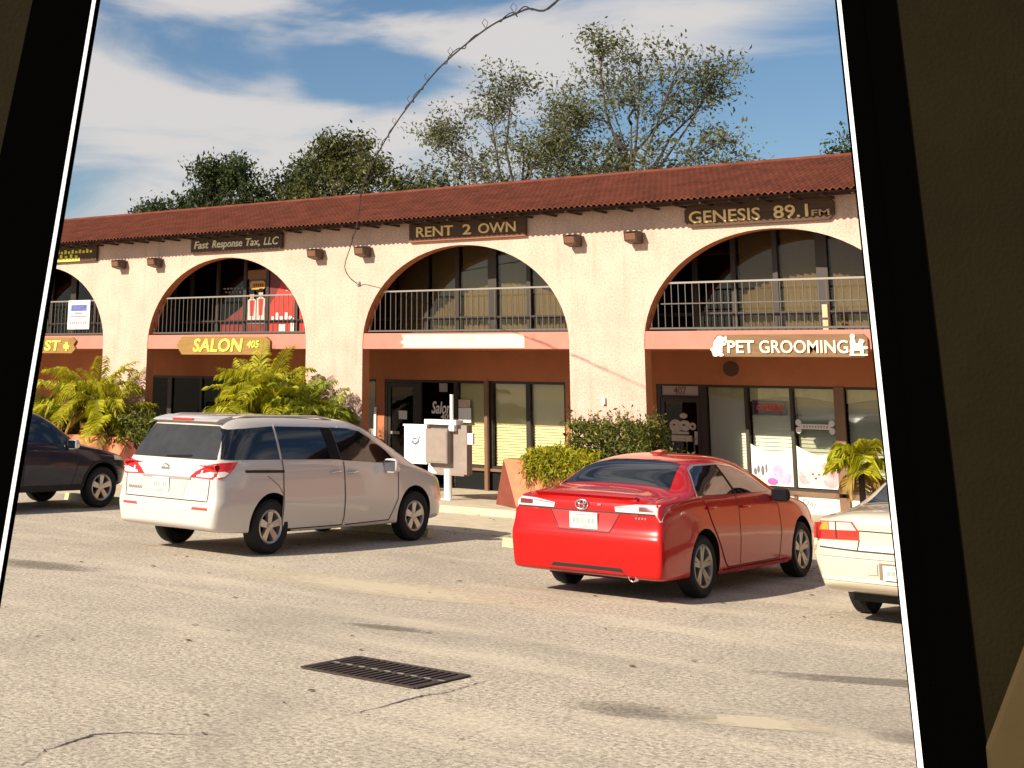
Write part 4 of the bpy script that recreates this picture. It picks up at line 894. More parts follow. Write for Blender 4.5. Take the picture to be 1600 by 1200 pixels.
# ------------------------------------------------------------------ cars
def paint(name, col, rough=.28, metal=0.0, flake=0):
    return mat(name, col, rough, metal, .5, coat=1.0, var=flake, vscale=300)
class Car:
    def __init__(s, name, label, loc, rz, stations, bodymat, wheels, wr, arch, rearbend=None, lip=(.22, .40), group='cars parked in front of the arcade'):
        s.t = thing(name, label, 'car', (loc[0], loc[1], 0), rz, group)
        vs, fs = [], []; n = 12; rows = []
        for st in stations:
            y, zb, wb, zm, wm, zs, ws, zg, wg, zr, wt = st
            pts = [(0, zb), (wb*.82, zb), (wb*.985, zb+.003), (wb, zb+.045), (wm, zm), (wm+(ws-wm)*.25, zm+(zs-zm)*lip[0]), (wm+(ws-wm)*.35, zm+(zs-zm)*lip[1]), (ws, zs), (wg, zg), (wt, zr-.085), (wt-.14, zr-.015), (0, zr)]
            row = []
            for sx in (1, -1):
                r = []
                for (x, z) in pts:
                    yy = y + (rearbend(z) if rearbend and y < -.2 else 0)*max(0, min(1, (-.2-y)/.6))
                    r.append(len(vs)); vs.append((x*sx, yy, z))
                row.append(r)
            rows.append(row)
        for a, c in zip(rows, rows[1:]):
            for si, sx in enumerate((1, -1)):
                for i in range(n-1):
                    q = (a[si][i], c[si][i], c[si][i+1], a[si][i+1]); fs.append(q if sx > 0 else q[::-1])
        for row, fl in ((rows[0], 0), (rows[-1], 1)):
            for i in range(n-1):
                q = (row[0][i], row[0][i+1], row[1][i+1], row[1][i]); fs.append(q)
        me = bpy.data.meshes.new('body'); me.from_pydata(vs, [], fs)
        bm = bmesh.new(); bm.from_mesh(me); bmesh.ops.remove_doubles(bm, verts=bm.verts, dist=1e-5)
        bmesh.ops.dissolve_degenerate(bm, edges=bm.edges, dist=1e-6); bmesh.ops.recalc_face_normals(bm, faces=bm.faces); bm.to_mesh(me); bm.free()
        me.materials.append(bodymat); me.materials.append(BLACK)
        ob = bpy.data.objects.new('tmp', me); COL.objects.link(ob)
        ss = ob.modifiers.new('s', 'SUBSURF'); ss.levels = ss.render_levels = 3
        dg = bpy.context.evaluated_depsgraph_get(); smooth = bpy.data.meshes.new_from_object(ob.evaluated_get(dg))
        s.bvh = BVHTree.FromPolygons([v.co.copy() for v in smooth.vertices], [tuple(p.vertices) for p in smooth.polygons])
        cut = MB()
        for (y, x) in wheels:
            for sx in (1, -1): cut.lathe([(sx*(x-.34), 0.001), (sx*(x-.34), arch), (sx*(x+.4), arch), (sx*(x+.4), 0.001)], 40, 'x', (0, y, wr*1.0+.02))
        cm = cut.mesh('cut', BLACK); co = bpy.data.objects.new('cut', cm); COL.objects.link(co)
        ob.data = smooth; ob.modifiers.clear(); bo = ob.modifiers.new('b', 'BOOLEAN'); bo.object = co; bo.operation = 'DIFFERENCE'; bo.solver = 'EXACT'
        try: bo.material_mode = 'TRANSFER'
        except Exception: pass
        dg = bpy.context.evaluated_depsgraph_get(); fin = bpy.data.meshes.new_from_object(ob.evaluated_get(dg)); fin.name = 'body'
        bpy.data.objects.remove(ob); bpy.data.objects.remove(co)
        fin.polygons.foreach_set('use_smooth', [True]*len(fin.polygons)); fin.set_sharp_from_angle(angle=R(38))
        s.body = link('body', fin, s.t); s.paint = bodymat
    def cast(s, u, v, axis):
        """surface point seen from the side (+x/-x), rear (-y), front (+y) or top"""
        o, d = {'R': (Vector((3, u, v)), Vector((-1, 0, 0))), 'L': (Vector((-3, u, v)), Vector((1, 0, 0))), 'B': (Vector((u, -4, v)), Vector((0, 1, 0))),
                'F': (Vector((u, 8, v)), Vector((0, -1, 0))), 'BR': (Vector((.7071*u+2.83, .7071*u-2.83, v)), Vector((-.7071, .7071, 0))), 'BL': (Vector((-.7071*u-2.83, .7071*u-2.83, v)), Vector((.7071, .7071, 0))), 'T': (Vector((u, v, 4)), Vector((0, 0, -1)))}[axis]
        h = s.bvh.ray_cast(o, d)
        if h[0] is None:
            p = s.bvh.find_nearest(o + d*(2.1 if axis in 'RL' else 3.1 if axis[0] == 'B' else 4))[0]
            if len(axis) == 2: return p, d
            if axis in 'RL': return Vector((p.x, u, v)), d
            return (Vector((u, p.y, v)) if axis in 'BF' else Vector((u, v, p.z))), d
        return h[0], d
    def decal(s, name, poly, axis, m, off=.004, cell=.06, parent=None, smooth=True, thick=.012):
        bm = bmesh.new(); f = bm.faces.new([bm.verts.new((u, v, 0)) for u, v in poly])
        us = [p[0] for p in poly]; vv = [p[1] for p in poly]
        for k, (lo, hi) in enumerate(((min(us), max(us)), (min(vv), max(vv)))):
            c = lo+cell
            while c < hi-1e-4:
                no = (1, 0, 0) if k == 0 else (0, 1, 0); pc = (c, 0, 0) if k == 0 else (0, c, 0)
                bmesh.ops.bisect_plane(bm, geom=bm.verts[:]+bm.edges[:]+bm.faces[:], plane_co=pc, plane_no=no, dist=1e-6); c += cell
        d = None
        for v in bm.verts:
            p, d = s.cast(v.co.x, v.co.y, axis); v.co = p - d*off
        bm.normal_update()
        be = [e for e in bm.edges if len(e.link_faces) == 1]
        r = bmesh.ops.extrude_edge_only(bm, edges=be)
        for v in [g for g in r['geom'] if isinstance(g, bmesh.types.BMVert)]: v.co += d*(off+thick)
        bmesh.ops.recalc_face_normals(bm, faces=bm.faces)
        me = bpy.data.meshes.new(name); bm.to_mesh(me); bm.free(); me.materials.append(m)
        me.polygons.foreach_set('use_smooth', [True]*len(me.polygons)); me.set_sharp_from_angle(angle=R(40))
        return link(name, me, parent or s.body)
    def both(s, name, poly, m, **k):
        a = s.decal(name, poly, 'R', m, **k); b_ = s.decal(name, poly, 'L', m, **k); return a, b_
    def ribbon(s, name, path, axis, wd, m, off=.005, parent=None, closed=False, step=.05):
        pts = []
        P = path+[path[0]] if closed else path
        for p, q in zip(P, P[1:]):
            n = max(1, int(math.hypot(q[0]-p[0], q[1]-p[1])/step))
            for i in range(n): pts.append((p[0]+(q[0]-p[0])*i/n, p[1]+(q[1]-p[1])*i/n))
        pts.append(P[-1]); vs, fs = [], []; m_ = len(pts)
        for i, p in enumerate(pts):
            a, c = pts[max(0, i-1)], pts[min(m_-1, i+1)]; t = Vector((c[0]-a[0], c[1]-a[1])); t = t.normalized() if t.length > 0 else Vector((1, 0)); nn = Vector((-t.y, t.x))*wd/2
            for sg in (1, -1):
                q, d = s.cast(p[0]+nn.x*sg, p[1]+nn.y*sg, axis); vs.append(tuple(q-d*off))
        for sg in (1, -1):
            pass
        for i in range(m_-1): fs.append((2*i, 2*i+1, 2*i+3, 2*i+2))
        return link(name, rawmesh(name, vs, fs, m), parent or s.body)
    def wheel(s, y, x, r, w_, rimr, spokes=5, rimm=None, style=0):
        for sx in (1, -1):
            b = MB(); hw = w_/2
            b.lathe([(-hw*.85, rimr), (-hw, rimr+.03), (-hw, r-.035), (-hw*.75, r-.004), (0, r), (hw*.75, r-.004), (hw, r-.035), (hw, rimr+.03), (hw*.85, rimr), (hw*.5, rimr-.01), (-hw*.5, rimr-.01)], 40, 'x', closed=True)
            o = build('wheel', b, TYRE, s.t, smooth=True, angle=35, loc=(sx*(x-hw), y, r))
            q = MB(); q.lathe([(hw*.82, rimr+.006), (hw*.92, rimr-.008), (hw*.80, rimr-.03), (hw*.2, rimr-.045), (-hw*.6, rimr-.05)], 36, 'x')
            f0 = hw*.55
            for k in range(spokes):
                a0 = 2*math.pi*k/spokes+.3
                offs = (-.16, .16) if style else (0,)
                for da in offs:
                    a = a0+da; ca, sa = math.cos(a), math.sin(a); w0, w1 = (.028, .026) if style else (.040, .058)
                    def P(rad, side, xx): return (xx, rad*ca - side*sa, rad*sa + side*ca)
                    aa, cc = .04, rimr-.02
                    q.add([P(aa, -w0, f0-.03), P(aa, w0, f0-.03), P(cc, w1, f0-.03), P(cc, -w1, f0-.03), P(aa, -w0*.8, f0+.015), P(aa, w0*.8, f0+.015), P(cc, w1*.85, f0+.03), P(cc, -w1*.85, f0+.03)],
                          [(0,3,2,1), (4,5,6,7), (0,1,5,4), (1,2,6,5), (2,3,7,6), (3,0,4,7)])
            q.lathe([(f0-.03, .001), (f0-.03, .065), (f0+.018, .055), (f0+.025, .03), (f0+.025, .001)], 18, 'x')
            rimo = build('rim', q, rimm or RIM, o, smooth=True, angle=30)
            if sx < 0: rimo.rotation_euler = (0, 0, math.pi)
            bk = MB(); bk.lathe([(-.02, .001), (-.02, rimr-.03), (-.05, rimr-.03), (-.05, .001)], 24, 'x'); dk = build('brake_disc', bk, BLACK, o)
            if sx < 0: dk.rotation_euler = (0, 0, math.pi)
    def mirror(s, y, z, x, m, size=(.11, .07, .085), cover=None):
        for sx in (1, -1):
            b = MB(); c = Vector((sx*(x+.12), y, z)); n1, n2 = 8, 12; vs = []
            for i in range(n1+1):
                th = math.pi*i/n1
                for k in range(n2):
                    ph = 2*math.pi*k/n2; px, py, pz = math.sin(th)*math.cos(ph), math.sin(th)*math.sin(ph), math.cos(th)
                    sq = lambda v: math.copysign(abs(v)**.6, v)
                    vs.append((c.x+sq(px)*size[0], c.y+max(-.035, sq(py)*size[1]), c.z+sq(pz)*size[2]))
            fs = [(i*n2+k, i*n2+(k+1) % n2, (i+1)*n2+(k+1) % n2, (i+1)*n2+k) for i in range(n1) for k in range(n2)]
            b.add(vs, fs); b.tube([(sx*(x-.06), y+.02, z-.05), (sx*(x+.05), y+.01, z-.03)], .022, 6)
            o = build('wing_mirror', b, m, s.t, smooth=True)
            g_ = MB(); g_.box(c.x-size[0]*.8, c.x+size[0]*.8, c.y-.042, c.y-.036, c.z-size[2]*.75, c.z+size[2]*.75); build('mirror_glass', g_, cover or CHROME, o)
    def handle(s, y, z, m, parent=None):
        for ax in 'RL':
            p, d = s.cast(y, z, ax); b = MB(); x = p.x - d.x*.03
            b.tube([(p.x, y-.10, z), (x, y-.085, z), (x, y+.085, z+.004), (p.x, y+.10, z+.004)], .014, 6); build('door_handle', b, m, parent or s.body, smooth=True)
    def plate(s, x, z, w_, h, y, marks=True, tilt=.0):
        b = MB(); b.box(x-w_/2, x+w_/2, y-.012, y, z-h/2, z+h/2); o = build('licence_plate', b, PLATE, s.body)
        b = MB(); 
        for i in range(6):
            if i == 3: continue
            xx = x-w_*.40+i*w_*.138; b.box(xx, xx+w_*.10, y-.015, y-.0125, z-h*.18, z+h*.16); 
        build('plate_characters', b, PLATEG, o)
        b = MB(); b.prism([(x+.026*math.cos(k*.7854)*.8-.01, z+.026*math.sin(k*.7854)) for k in range(8)], y-.0152, y-.0122, 'y'); build('plate_emblem', b, PLATEO, o)
        b = MB(); b.box(x-w_*.3, x+w_*.3, y-.0145, y-.0125, z+h*.30, z+h*.40); b.box(x-w_*.25, x+w_*.25, y-.0145, y-.0125, z-h*.42, z-h*.33); build('plate_print', b, PLATEG, o)
        return o
SEAM = mat('dark_panel_gap', (.02, .018, .016), .7)
UNDER = mat('black_underbody', (.012, .011, .010), .8)
def underbody(car, y0, y1, hw, z0, z1):
    b = MB(); b.box(-hw, hw, y0, y1, z0, z1); return build('underbody', b, UNDER, car.t)

# ---- white minivan
PEARL = paint('pearl_white_paint', (.57, .52, .48), .30)
rb_ = lambda z: max(0, z-1.0)*.55 + .035*max(0, min(1, (z-.66)/.05))
def S_(y, zb, wb, zm, wm, zs, ws, zg, wg, zr, wt): return (y, zb, wb, zm, wm, zs, ws, zg, wg, zr, wt)
van_st = [S_(-1.03, .40, .80, .60, .88, 1.00, .86, 1.08, .82, 1.70, .64),
          S_(-1.00, .34, .88, .60, .94, 1.00, .90, 1.09, .86, 1.72, .67),
          S_(-.88, .30, .93, .62, .985, 1.02, .94, 1.12, .905, 1.74, .71),
          S_(-.55, .28, .95, .62, .99, 1.06, .96, 1.15, .93, 1.745, .745),
          S_(0, .26, .95, .62, .99, 1.07, .965, 1.16, .935, 1.755, .755),
          S_(.8, .25, .95, .60, .99, 1.07, .965, 1.16, .935, 1.75, .755),
          S_(1.5, .25, .95, .60, .99, 1.06, .965, 1.14, .935, 1.72, .75),
          S_(1.95, .25, .95, .60, .99, 1.04, .965, 1.12, .93, 1.69, .745),
          S_(2.45, .25, .95, .58, .985, 1.02, .955, 1.09, .92, 1.50, .755),
          S_(2.95, .26, .94, .58, .975, .99, .94, 1.05, .895, 1.235, .79),
          S_(3.3, .27, .92, .57, .955, .95, .915, 1.00, .86, 1.07, .77),
          S_(3.65, .28, .87, .55, .90, .88, .85, .92, .79, .97, .70),
          S_(3.90, .32, .72, .54, .76, .78, .71, .82, .66, .86, .58),
          S_(3.98, .38, .55, .54, .60, .72, .56, .75, .52, .78, .46)]
van = Car('minivan', 'white minivan parked rear towards us, roof level with the palms', (2.4881, -9.3326), -.0404, van_st, PEARL, [(0, .965), (3.0, .965)], .345, .405, rb_)
for y in (0, 3.0): van.wheel(y, .965, .345, .22, .215, 5)
underbody(van, -.55, 3.6, .62, .27, .42)
for ax in ('BR', 'BL'): van.decal('corner_trim', [(-.17, 1.195), (.10, 1.195), (.13, 1.40), (.14, 1.55), (-.02, 1.575), (-.09, 1.40)], ax, CGLASS, .004)
HAZEG = mat('dusty_cloud_haze_glass', (.030, .030, .030), .22, spec=.9, var=.4, vscale=4)  # dusty roughness; lighter grey base paints in a hazy cloud reflection
rg = van.decal('rear_window', [(-.80, 1.185), (.80, 1.185), (.76, 1.34), (.68, 1.56), (.61, 1.60), (-.61, 1.60), (-.68, 1.56), (-.76, 1.34)], 'B', HAZEG, .006)
van.ribbon('wiper', [(-.12, 1.20), (.35, 1.225)], 'B', .022, BLACK, .016, rg)
van.both('rear_quarter_window', [(-.80, 1.19), (-.70, 1.40), (-.60, 1.56), (.17, 1.60), (.17, 1.18)], CGLASS, off=.005)
d_ = van.both('sliding_door', [(.20, .36), (.24, .30), (1.40, .30), (1.42, .40), (1.42, 1.13), (1.36, 1.60), (.20, 1.625)], PEARL, off=.004, cell=.08)
for k, ax in enumerate('RL'):
    van.decal('window', [(.21, 1.18), (.21, 1.60), (1.10, 1.585), (1.17, 1.165)], ax, CGLASS, .010, parent=d_[k])
    van.ribbon('door_gap', [(.20, .36), (.24, .30), (1.40, .30), (1.42, .40), (1.42, 1.13)], ax, .014, SEAM, .008, d_[k]); van.ribbon('door_gap', [(.20, 1.18), (.20, .36)], ax, .014, SEAM, .008, d_[k])
    van.decal('pillar_cover', [(1.175, 1.165), (1.105, 1.585), (1.33, 1.575), (1.39, 1.155)], ax, BLACK, .009, parent=d_[k])
f_ = van.both('front_door', [(1.44, .40), (1.46, .30), (2.45, .32), (2.60, .60), (2.66, 1.07), (2.50, 1.27), (2.05, 1.53), (1.50, 1.60), (1.44, 1.15)], PEARL, off=.004, cell=.08)
for k, ax in enumerate('RL'):
    van.decal('window', [(1.40, 1.15), (1.34, 1.58), (1.70, 1.565), (1.95, 1.525), (2.20, 1.41), (2.46, 1.25), (2.56, 1.15), (2.56, 1.08)], ax, CGLASS, .010, parent=f_[k])
    van.ribbon('door_gap', [(1.46, .30), (2.40, .32), (2.58, .60), (2.62, 1.05)], ax, .014, SEAM, .008, f_[k])
    van.ribbon('slide_rail', [(-.50, 1.045), (.22, 1.03)], ax, .035, SEAM, .007)
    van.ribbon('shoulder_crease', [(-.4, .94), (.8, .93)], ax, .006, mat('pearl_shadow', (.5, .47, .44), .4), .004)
    van.ribbon('fuel_flap_gap', [(-.10, .98), (.10, .86), (.20, .74)], ax, .008, SEAM, .004)
van.handle(1.23, 1.00, CHROME, None); van.handle(1.60, .985, CHROME, None)
van.mirror(2.34, 1.06, .93, PEARL, (.12, .08, .10))
ws = van.decal('windscreen', [(-.70, 2.92), (.70, 2.92), (.66, 2.18), (-.66, 2.18)], 'T', CGLASS, .005)
tl = []
for sx in (1, -1):
    o = van.decal('tail_lamp', [(sx*.44, .965), (sx*.54, 1.04), (sx*.70, 1.12), (sx*.87, 1.155), (sx*.89, 1.0), (sx*.84, .955)], 'B', REDL, .012, .04)
    van.decal('clear_lens', [(sx*.56, .975), (sx*.58, 1.0), (sx*.80, 1.045), (sx*.86, 1.03), (sx*.85, .985), (sx*.80, .97)], 'B', CLEARL, .017, .04, parent=o)
    van.decal('clear_lens', [(sx*.63, 1.0), (sx*.66, 1.005), (sx*.665, 1.06), (sx*.64, 1.055)], 'B', CLEARL, .018, .04, parent=o)
for ax in 'RL':
    o = van.decal('tail_lamp', [(-.97, .95), (-.97, 1.12), (-.80, 1.155), (-.60, 1.165), (-.70, 1.07), (-.85, .975)], ax, REDL, .010, .04)
    van.decal('clear_lens', [(-.97, .975), (-.97, 1.04), (-.84, 1.05), (-.78, 1.03), (-.86, .985)], ax, CLEARL, .014, .04, parent=o)
van.decal('number_plate_recess', [(-.44, .70), (.32, .70), (.40, .93), (-.50, .93)], 'B', mat('pearl_recess', (.54, .49, .45), .35, coat=1), .005)
van.ribbon('garnish', [(-.46, .948), (.46, .948)], 'B', .03, mat('grey_garnish', (.30, .27, .27), .3, coat=1), .014)
py = van.cast(-.08, .84, 'B')[0].y; van.plate(-.09, .855, .32, .165, py-.012)
van.ribbon('tailgate_gap', [(-.80, 1.0), (-.78, .68), (.78, .68), (.80, .95)], 'B', .012, SEAM, .004)
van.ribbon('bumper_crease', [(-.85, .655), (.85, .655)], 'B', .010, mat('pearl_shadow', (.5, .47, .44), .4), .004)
for sx in (1, -1): van.decal('reflector', [(sx*.52, .575), (sx*.80, .575), (sx*.80, .605), (sx*.54, .605)], 'B', mat('dull_red_reflector', (.38, .06, .04), .3), .008)
b = MB(); py = van.cast(-.05, 1.07, 'B')[0].y
b.lathe([(-.012, .050), (-.018, .056), (-.012, .062), (-.004, .056)], 24, 'y', (-.05, py-.006, 1.055), closed=True); b.box(-.125, .025, py-.026, py-.010, 1.045, 1.066); build('round_badge', b, CHROME, van.body, smooth=False)
b = MB()
for i in range(6): b.box(-.72+i*.045, -.72+i*.045+.03, van.cast(-.6, .80, 'B')[0].y-.02, van.cast(-.6, .80, 'B')[0].y+.02, .78, .81)
build('model_badge', b, CHROME, van.body)
# roof spoiler with high brake light, low rails
b = MB(); b.prism([(-.44, 1.725), (-.66, 1.682), (-.72, 1.655), (-.66, 1.635), (-.44, 1.66)], -.62, .62, 'x'); sp = build('roof_spoiler', b, PEARL, van.t, smooth=True, angle=30)
b = MB(); b.box(-.22, .16, -.722, -.69, 1.656, 1.684); build('high_brake_lamp', b, REDL, sp)
b = MB()
for sx in (1, -1):
    b = MB(); b.tube([(sx*.61, -.4, 1.70), (sx*.62, -.2, 1.725), (sx*.63, 1.2, 1.72), (sx*.62, 1.5, 1.68)], .016, 6); build('roof_rail', b, PEARL, van.t, smooth=True)
b = MB(); b.tube([(.25, .05, 1.74), (.25, -.16, 1.81)], .006, 5); build('antenna', b, BLACK, van.t)

# ---- red sedan
RED = paint('bright_red_paint', (.42, .003, .002), .25); RED.node_tree.nodes['Principled BSDF'].inputs['Specular IOR Level'].default_value = .2; RED.node_tree.nodes['Principled BSDF'].inputs['Coat IOR'].default_value = 1.40; RED.node_tree.nodes['Principled BSDF'].inputs['Coat Weight'].default_value = .8
cam_bend = lambda z: max(0, z-.95)*.5 + .05*max(0, min(1, (z-.68)/.05))
sed_st = [S_(-1.06, .29, .83, .58, .875, .94, .835, 1.00, .78, 1.055, .68),
          S_(-1.03, .25, .885, .58, .905, .95, .865, 1.02, .81, 1.075, .72),
          S_(-.93, .23, .90, .58, .914, .96, .885, 1.04, .84, 1.10, .75),
          S_(-.62, .23, .90, .58, .915, .96, .90, 1.06, .86, 1.115, .76),
          S_(-.30, .22, .88, .58, .92, .97, .905, 1.07, .87, 1.165, .73),
          S_(.05, .21, .88, .58, .915, .97, .90, 1.06, .865, 1.35, .665),
          S_(.42, .21, .88, .57, .91, .97, .895, 1.05, .86, 1.425, .625),
          S_(1.0, .20, .88, .56, .91, .96, .895, 1.03, .86, 1.47, .63),
          S_(1.5, .20, .88, .56, .91, .95, .895, 1.02, .86, 1.44, .63),
          S_(1.9, .20, .88, .56, .91, .94, .89, 1.01, .855, 1.33, .66),
          S_(2.35, .20, .88, .55, .91, .92, .885, .98, .84, 1.115, .72),
          S_(2.7, .21, .88, .55, .905, .89, .87, .94, .82, 1.00, .73),
          S_(3.15, .23, .86, .53, .88, .83, .83, .87, .78, .93, .69),
          S_(3.5, .26, .74, .50, .78, .72, .72, .76, .66, .82, .58),
          S_(3.66, .32, .56, .50, .60, .66, .56, .69, .52, .73, .46)]
sed = Car('sedan', 'bright red sedan with spoked alloy wheels, seen from its rear corner', (8.29, -8.79), .0137, sed_st, RED, [(0, .885), (2.775, .885)], .325, .375, cam_bend)
for y in (0, 2.775): sed.wheel(y, .885, .325, .215, .228, 5, mat('dark_alloy', (.34, .32, .30), .3, metal=.8), 1)
underbody(sed, -.7, 3.3, .62, .19, .36)
sed.decal('rear_window', [(-.66, -.34), (.66, -.34), (.56, .06), (.50, .30), (-.50, .30), (-.56, .06)], 'T', CGLASS, .006)
sed.decal('windscreen', [(-.62, 2.36), (.62, 2.36), (.54, 1.72), (-.54, 1.72)], 'T', CGLASS, .006)
rd = sed.both('rear_door', [(.18, .78), (.36, .55), (.52, .34), (.60, .28), (.90, .28), (.90, 1.34), (.42, 1.33), (.12, 1.20), (-.10, 1.07), (.06, .98)], RED, off=.003, cell=.07)
fd = sed.both('front_door', [(.92, .28), (2.02, .28), (2.08, .60), (2.02, 1.0), (1.70, 1.18), (1.35, 1.30), (.92, 1.34)], RED, off=.003, cell=.07)
for k, ax in enumerate('RL'):
    sed.ribbon('chrome_surround', [(-.10, 1.05), (.10, 1.20), (.24, 1.31), (.42, 1.352), (.95, 1.362), (1.30, 1.33), (1.62, 1.235), (1.97, 1.035)], ax, .018, mat('copper_glint_trim', (.62, .50, .44), .2, metal=.8), .010)
    sed.decal('window', [(-.07, 1.06), (.12, 1.20), (.26, 1.30), (.43, 1.338), (.88, 1.348), (.90, 1.045)], ax, CGLASS, .008, parent=rd[k])
    sed.decal('window', [(.97, 1.045), (.94, 1.348), (1.29, 1.316), (1.60, 1.222), (1.92, 1.035)], ax, CGLASS, .008, parent=fd[k])
    sed.ribbon('window_bar', [(.935, 1.045), (.91, 1.348)], ax, .05, BLACK, .011, rd[k])
    sed.ribbon('door_gap', [(.60, .28), (.91, .28), (.91, 1.03)], ax, .012, SEAM, .006, rd[k]); sed.ribbon('door_gap', [(.06, .98), (.18, .78), (.36, .55), (.52, .34), (.60, .28)], ax, .012, SEAM, .006, rd[k])
    sed.ribbon('door_gap', [(.93, .28), (2.02, .28), (2.08, .60), (2.03, .98)], ax, .012, SEAM, .006, fd[k])
    sed.ribbon('side_skirt', [(.50, .235), (2.3, .235)], ax, .045, RED, .022)
sed.handle(.18, .925, RED); sed.handle(1.08, .905, RED)
sed.mirror(1.92, 1.0, .86, BLACK, (.11, .07, .075), CGLASS)
for sx in (1, -1):
    o = sed.decal('tail_lamp', [(sx*.36, .955), (sx*.37, .905), (sx*.82, .905), (sx*.865, .83), (sx*.88, .83), (sx*.88, 1.0), (sx*.60, .99)], 'B', mat('pink_clear_lens', (.74, .52, .48), .15, coat=1), .010, .04)
    sed.decal('dark_lens', [(sx*.64, .925), (sx*.80, .925), (sx*.80, .975), (sx*.64, .97)], 'B', mat('smoked_red_lens', (.16, .02, .018), .15, coat=1), .014, .04, parent=o)
    sed.decal('chrome_bar', [(sx*.38, .955), (sx*.39, .945), (sx*.62, .965), (sx*.62, .975)], 'B', CHROME, .013, .04, parent=o)
    sed.decal('reflector', [(sx*.56, .875), (sx*.63, .875), (sx*.63, .887), (sx*.56, .887)], 'B', REDL, .006)
b = MB(); b.prism([(-.78, 1.02), (-.985, 1.066), (-1.005, 1.058), (-.96, 1.02), (-.80, .98)], -.60, .60, 'x'); build('boot_lip_spoiler', b, RED, sed.t, smooth=True, angle=30)
py = sed.cast(0, .79, 'B')[0].y
sed.decal('number_plate_recess', [(-.30, .70), (.30, .70), (.42, .885), (-.40, .885)], 'B', mat('red_recess', (.50, .006, .004), .3, coat=1), .004)
sed.plate(.0, .795, .33, .165, py-.012)
sed.ribbon('boot_gap', [(-.86, .895), (-.42, .893), (.42, .893), (.87, .895)], 'B', .012, SEAM, .005)
sed.ribbon('boot_gap', [(-.42, .893), (-.30, .69), (.30, .69), (.42, .893)], 'B', .008, SEAM, .005)
b = MB(); py = sed.cast(0, .96, 'B')[0].y
def ering(b, rx, rz, cx, cz, y): 
    n = 28; b.tube([(cx+rx*math.cos(2*math.pi*i/n), y, cz+rz*math.sin(2*math.pi*i/n)) for i in range(n+1)], .009, 6)
ering(b, .075, .052, -.03, .955, py-.012); ering(b, .030, .048, -.03, .955, py-.012); ering(b, .050, .022, -.03, .98, py-.012); build('oval_badge', b, CHROME, sed.body, smooth=True)
b = MB()
for i in range(4): b.box(.60+i*.035, .60+i*.035+.022, sed.cast(.65, .86, 'B')[0].y-.012, sed.cast(.65, .86, 'B')[0].y+.01, .845, .862)
b.box(.16, .20, py-.012, py, .955, .975); build('model_badge', b, CHROME, sed.body)
for x in (.56,):
    b = MB(); b.lathe([(-1.04, .034), (-1.05, .042), (-1.04, .048), (-.7, .046), (-.7, .03), (-.98, .032)], 18, 'y', (x, 0, .265), closed=True); build('exhaust_tip', b, CHROME, sed.t, smooth=True)
b = MB(); b.box(-.30, .42, -.99, -.7, .235, .30); build('rear_diffuser', b, UNDER, sed.t)
sed.decal('lower_valance', [(-.42, .27), (.50, .27), (.44, .345), (-.36, .345)], 'B', UNDER, .006)
b = MB()
for x in (-.32, .30):
    b.prism([(x-.12, 1.12), (x+.12, 1.12), (x+.10, 1.30), (x-.10, 1.30)], .36, .42, 'y')
build('head_restraint', b, DARKIN, sed.t)
for sx in (1, -1): sed.decal('head_lamp', [(sx*.45, .60), (sx*.70, .66), (sx*.72, .74), (sx*.42, .68)], 'F', CLEARL, .008)
b = MB(); b.prism([(.72, 1.47), (.90, 1.49), (.92, 1.475), (.72, 1.455)], -.05, .05, 'x'); build('antenna_fin', b, RED, sed.t)

# ---- beige sedan at the right edge
BEIGE = paint('champagne_beige_paint', (.58, .50, .385), .32)
bg_st = [S_(-1.16, .42, .66, .60, .76, .90, .76, .97, .74, 1.02, .66),
         S_(-1.13, .36, .76, .60, .84, .91, .83, .99, .79, 1.05, .70),
         S_(-1.0, .30, .81, .58, .875, .92, .86, 1.00, .82, 1.075, .73),
         S_(-.6, .26, .83, .56, .885, .93, .87, 1.01, .84, 1.09, .74),
         S_(-.22, .24, .84, .56, .885, .93, .87, 1.02, .845, 1.115, .72),
         S_(.12, .22, .84, .56, .88, .93, .865, 1.01, .84, 1.33, .62),
         S_(.45, .22, .84, .55, .88, .93, .865, 1.00, .84, 1.45, .59),
         S_(1.0, .22, .84, .55, .88, .92, .865, .99, .83, 1.475, .60),
         S_(1.5, .22, .84, .55, .88, .91, .865, .98, .83, 1.43, .61),
         S_(2.2, .22, .84, .54, .875, .89, .855, .95, .81, 1.08, .68),
         S_(2.7, .23, .83, .53, .865, .85, .83, .90, .78, .96, .70),
         S_(3.3, .26, .78, .50, .80, .76, .76, .80, .70, .86, .62),
         S_(3.6, .32, .60, .50, .62, .66, .58, .69, .54, .73, .46)]
bg = Car('sedan', 'pale beige sedan cut off by the right edge, amber and red tail lamp', (11.55, -8.45), 0.0, bg_st, BEIGE, [(0, .86), (2.72, .86)], .31, .36, lambda z: max(0, z-.95)*.4 + .06*max(0, min(1, (z-.66)/.05)))
for y in (0, 2.72): bg.wheel(y, .86, .31, .19, .19, 7)
underbody(bg, -.8, 3.2, .6, .21, .40)
bg.decal('rear_window', [(-.62, -.28), (.62, -.28), (.54, .08), (.47, .36), (-.47, .36), (-.54, .08)], 'T', CGLASS, .006)
bg.ribbon('window_gasket', [(-.64, -.31), (.64, -.31)], 'T', .05, mat('grey_gasket', (.22, .17, .14), .6), .008)
bg.decal('windscreen', [(-.60, 2.2), (.60, 2.2), (.52, 1.66), (-.52, 1.66)], 'T', CGLASS, .006)
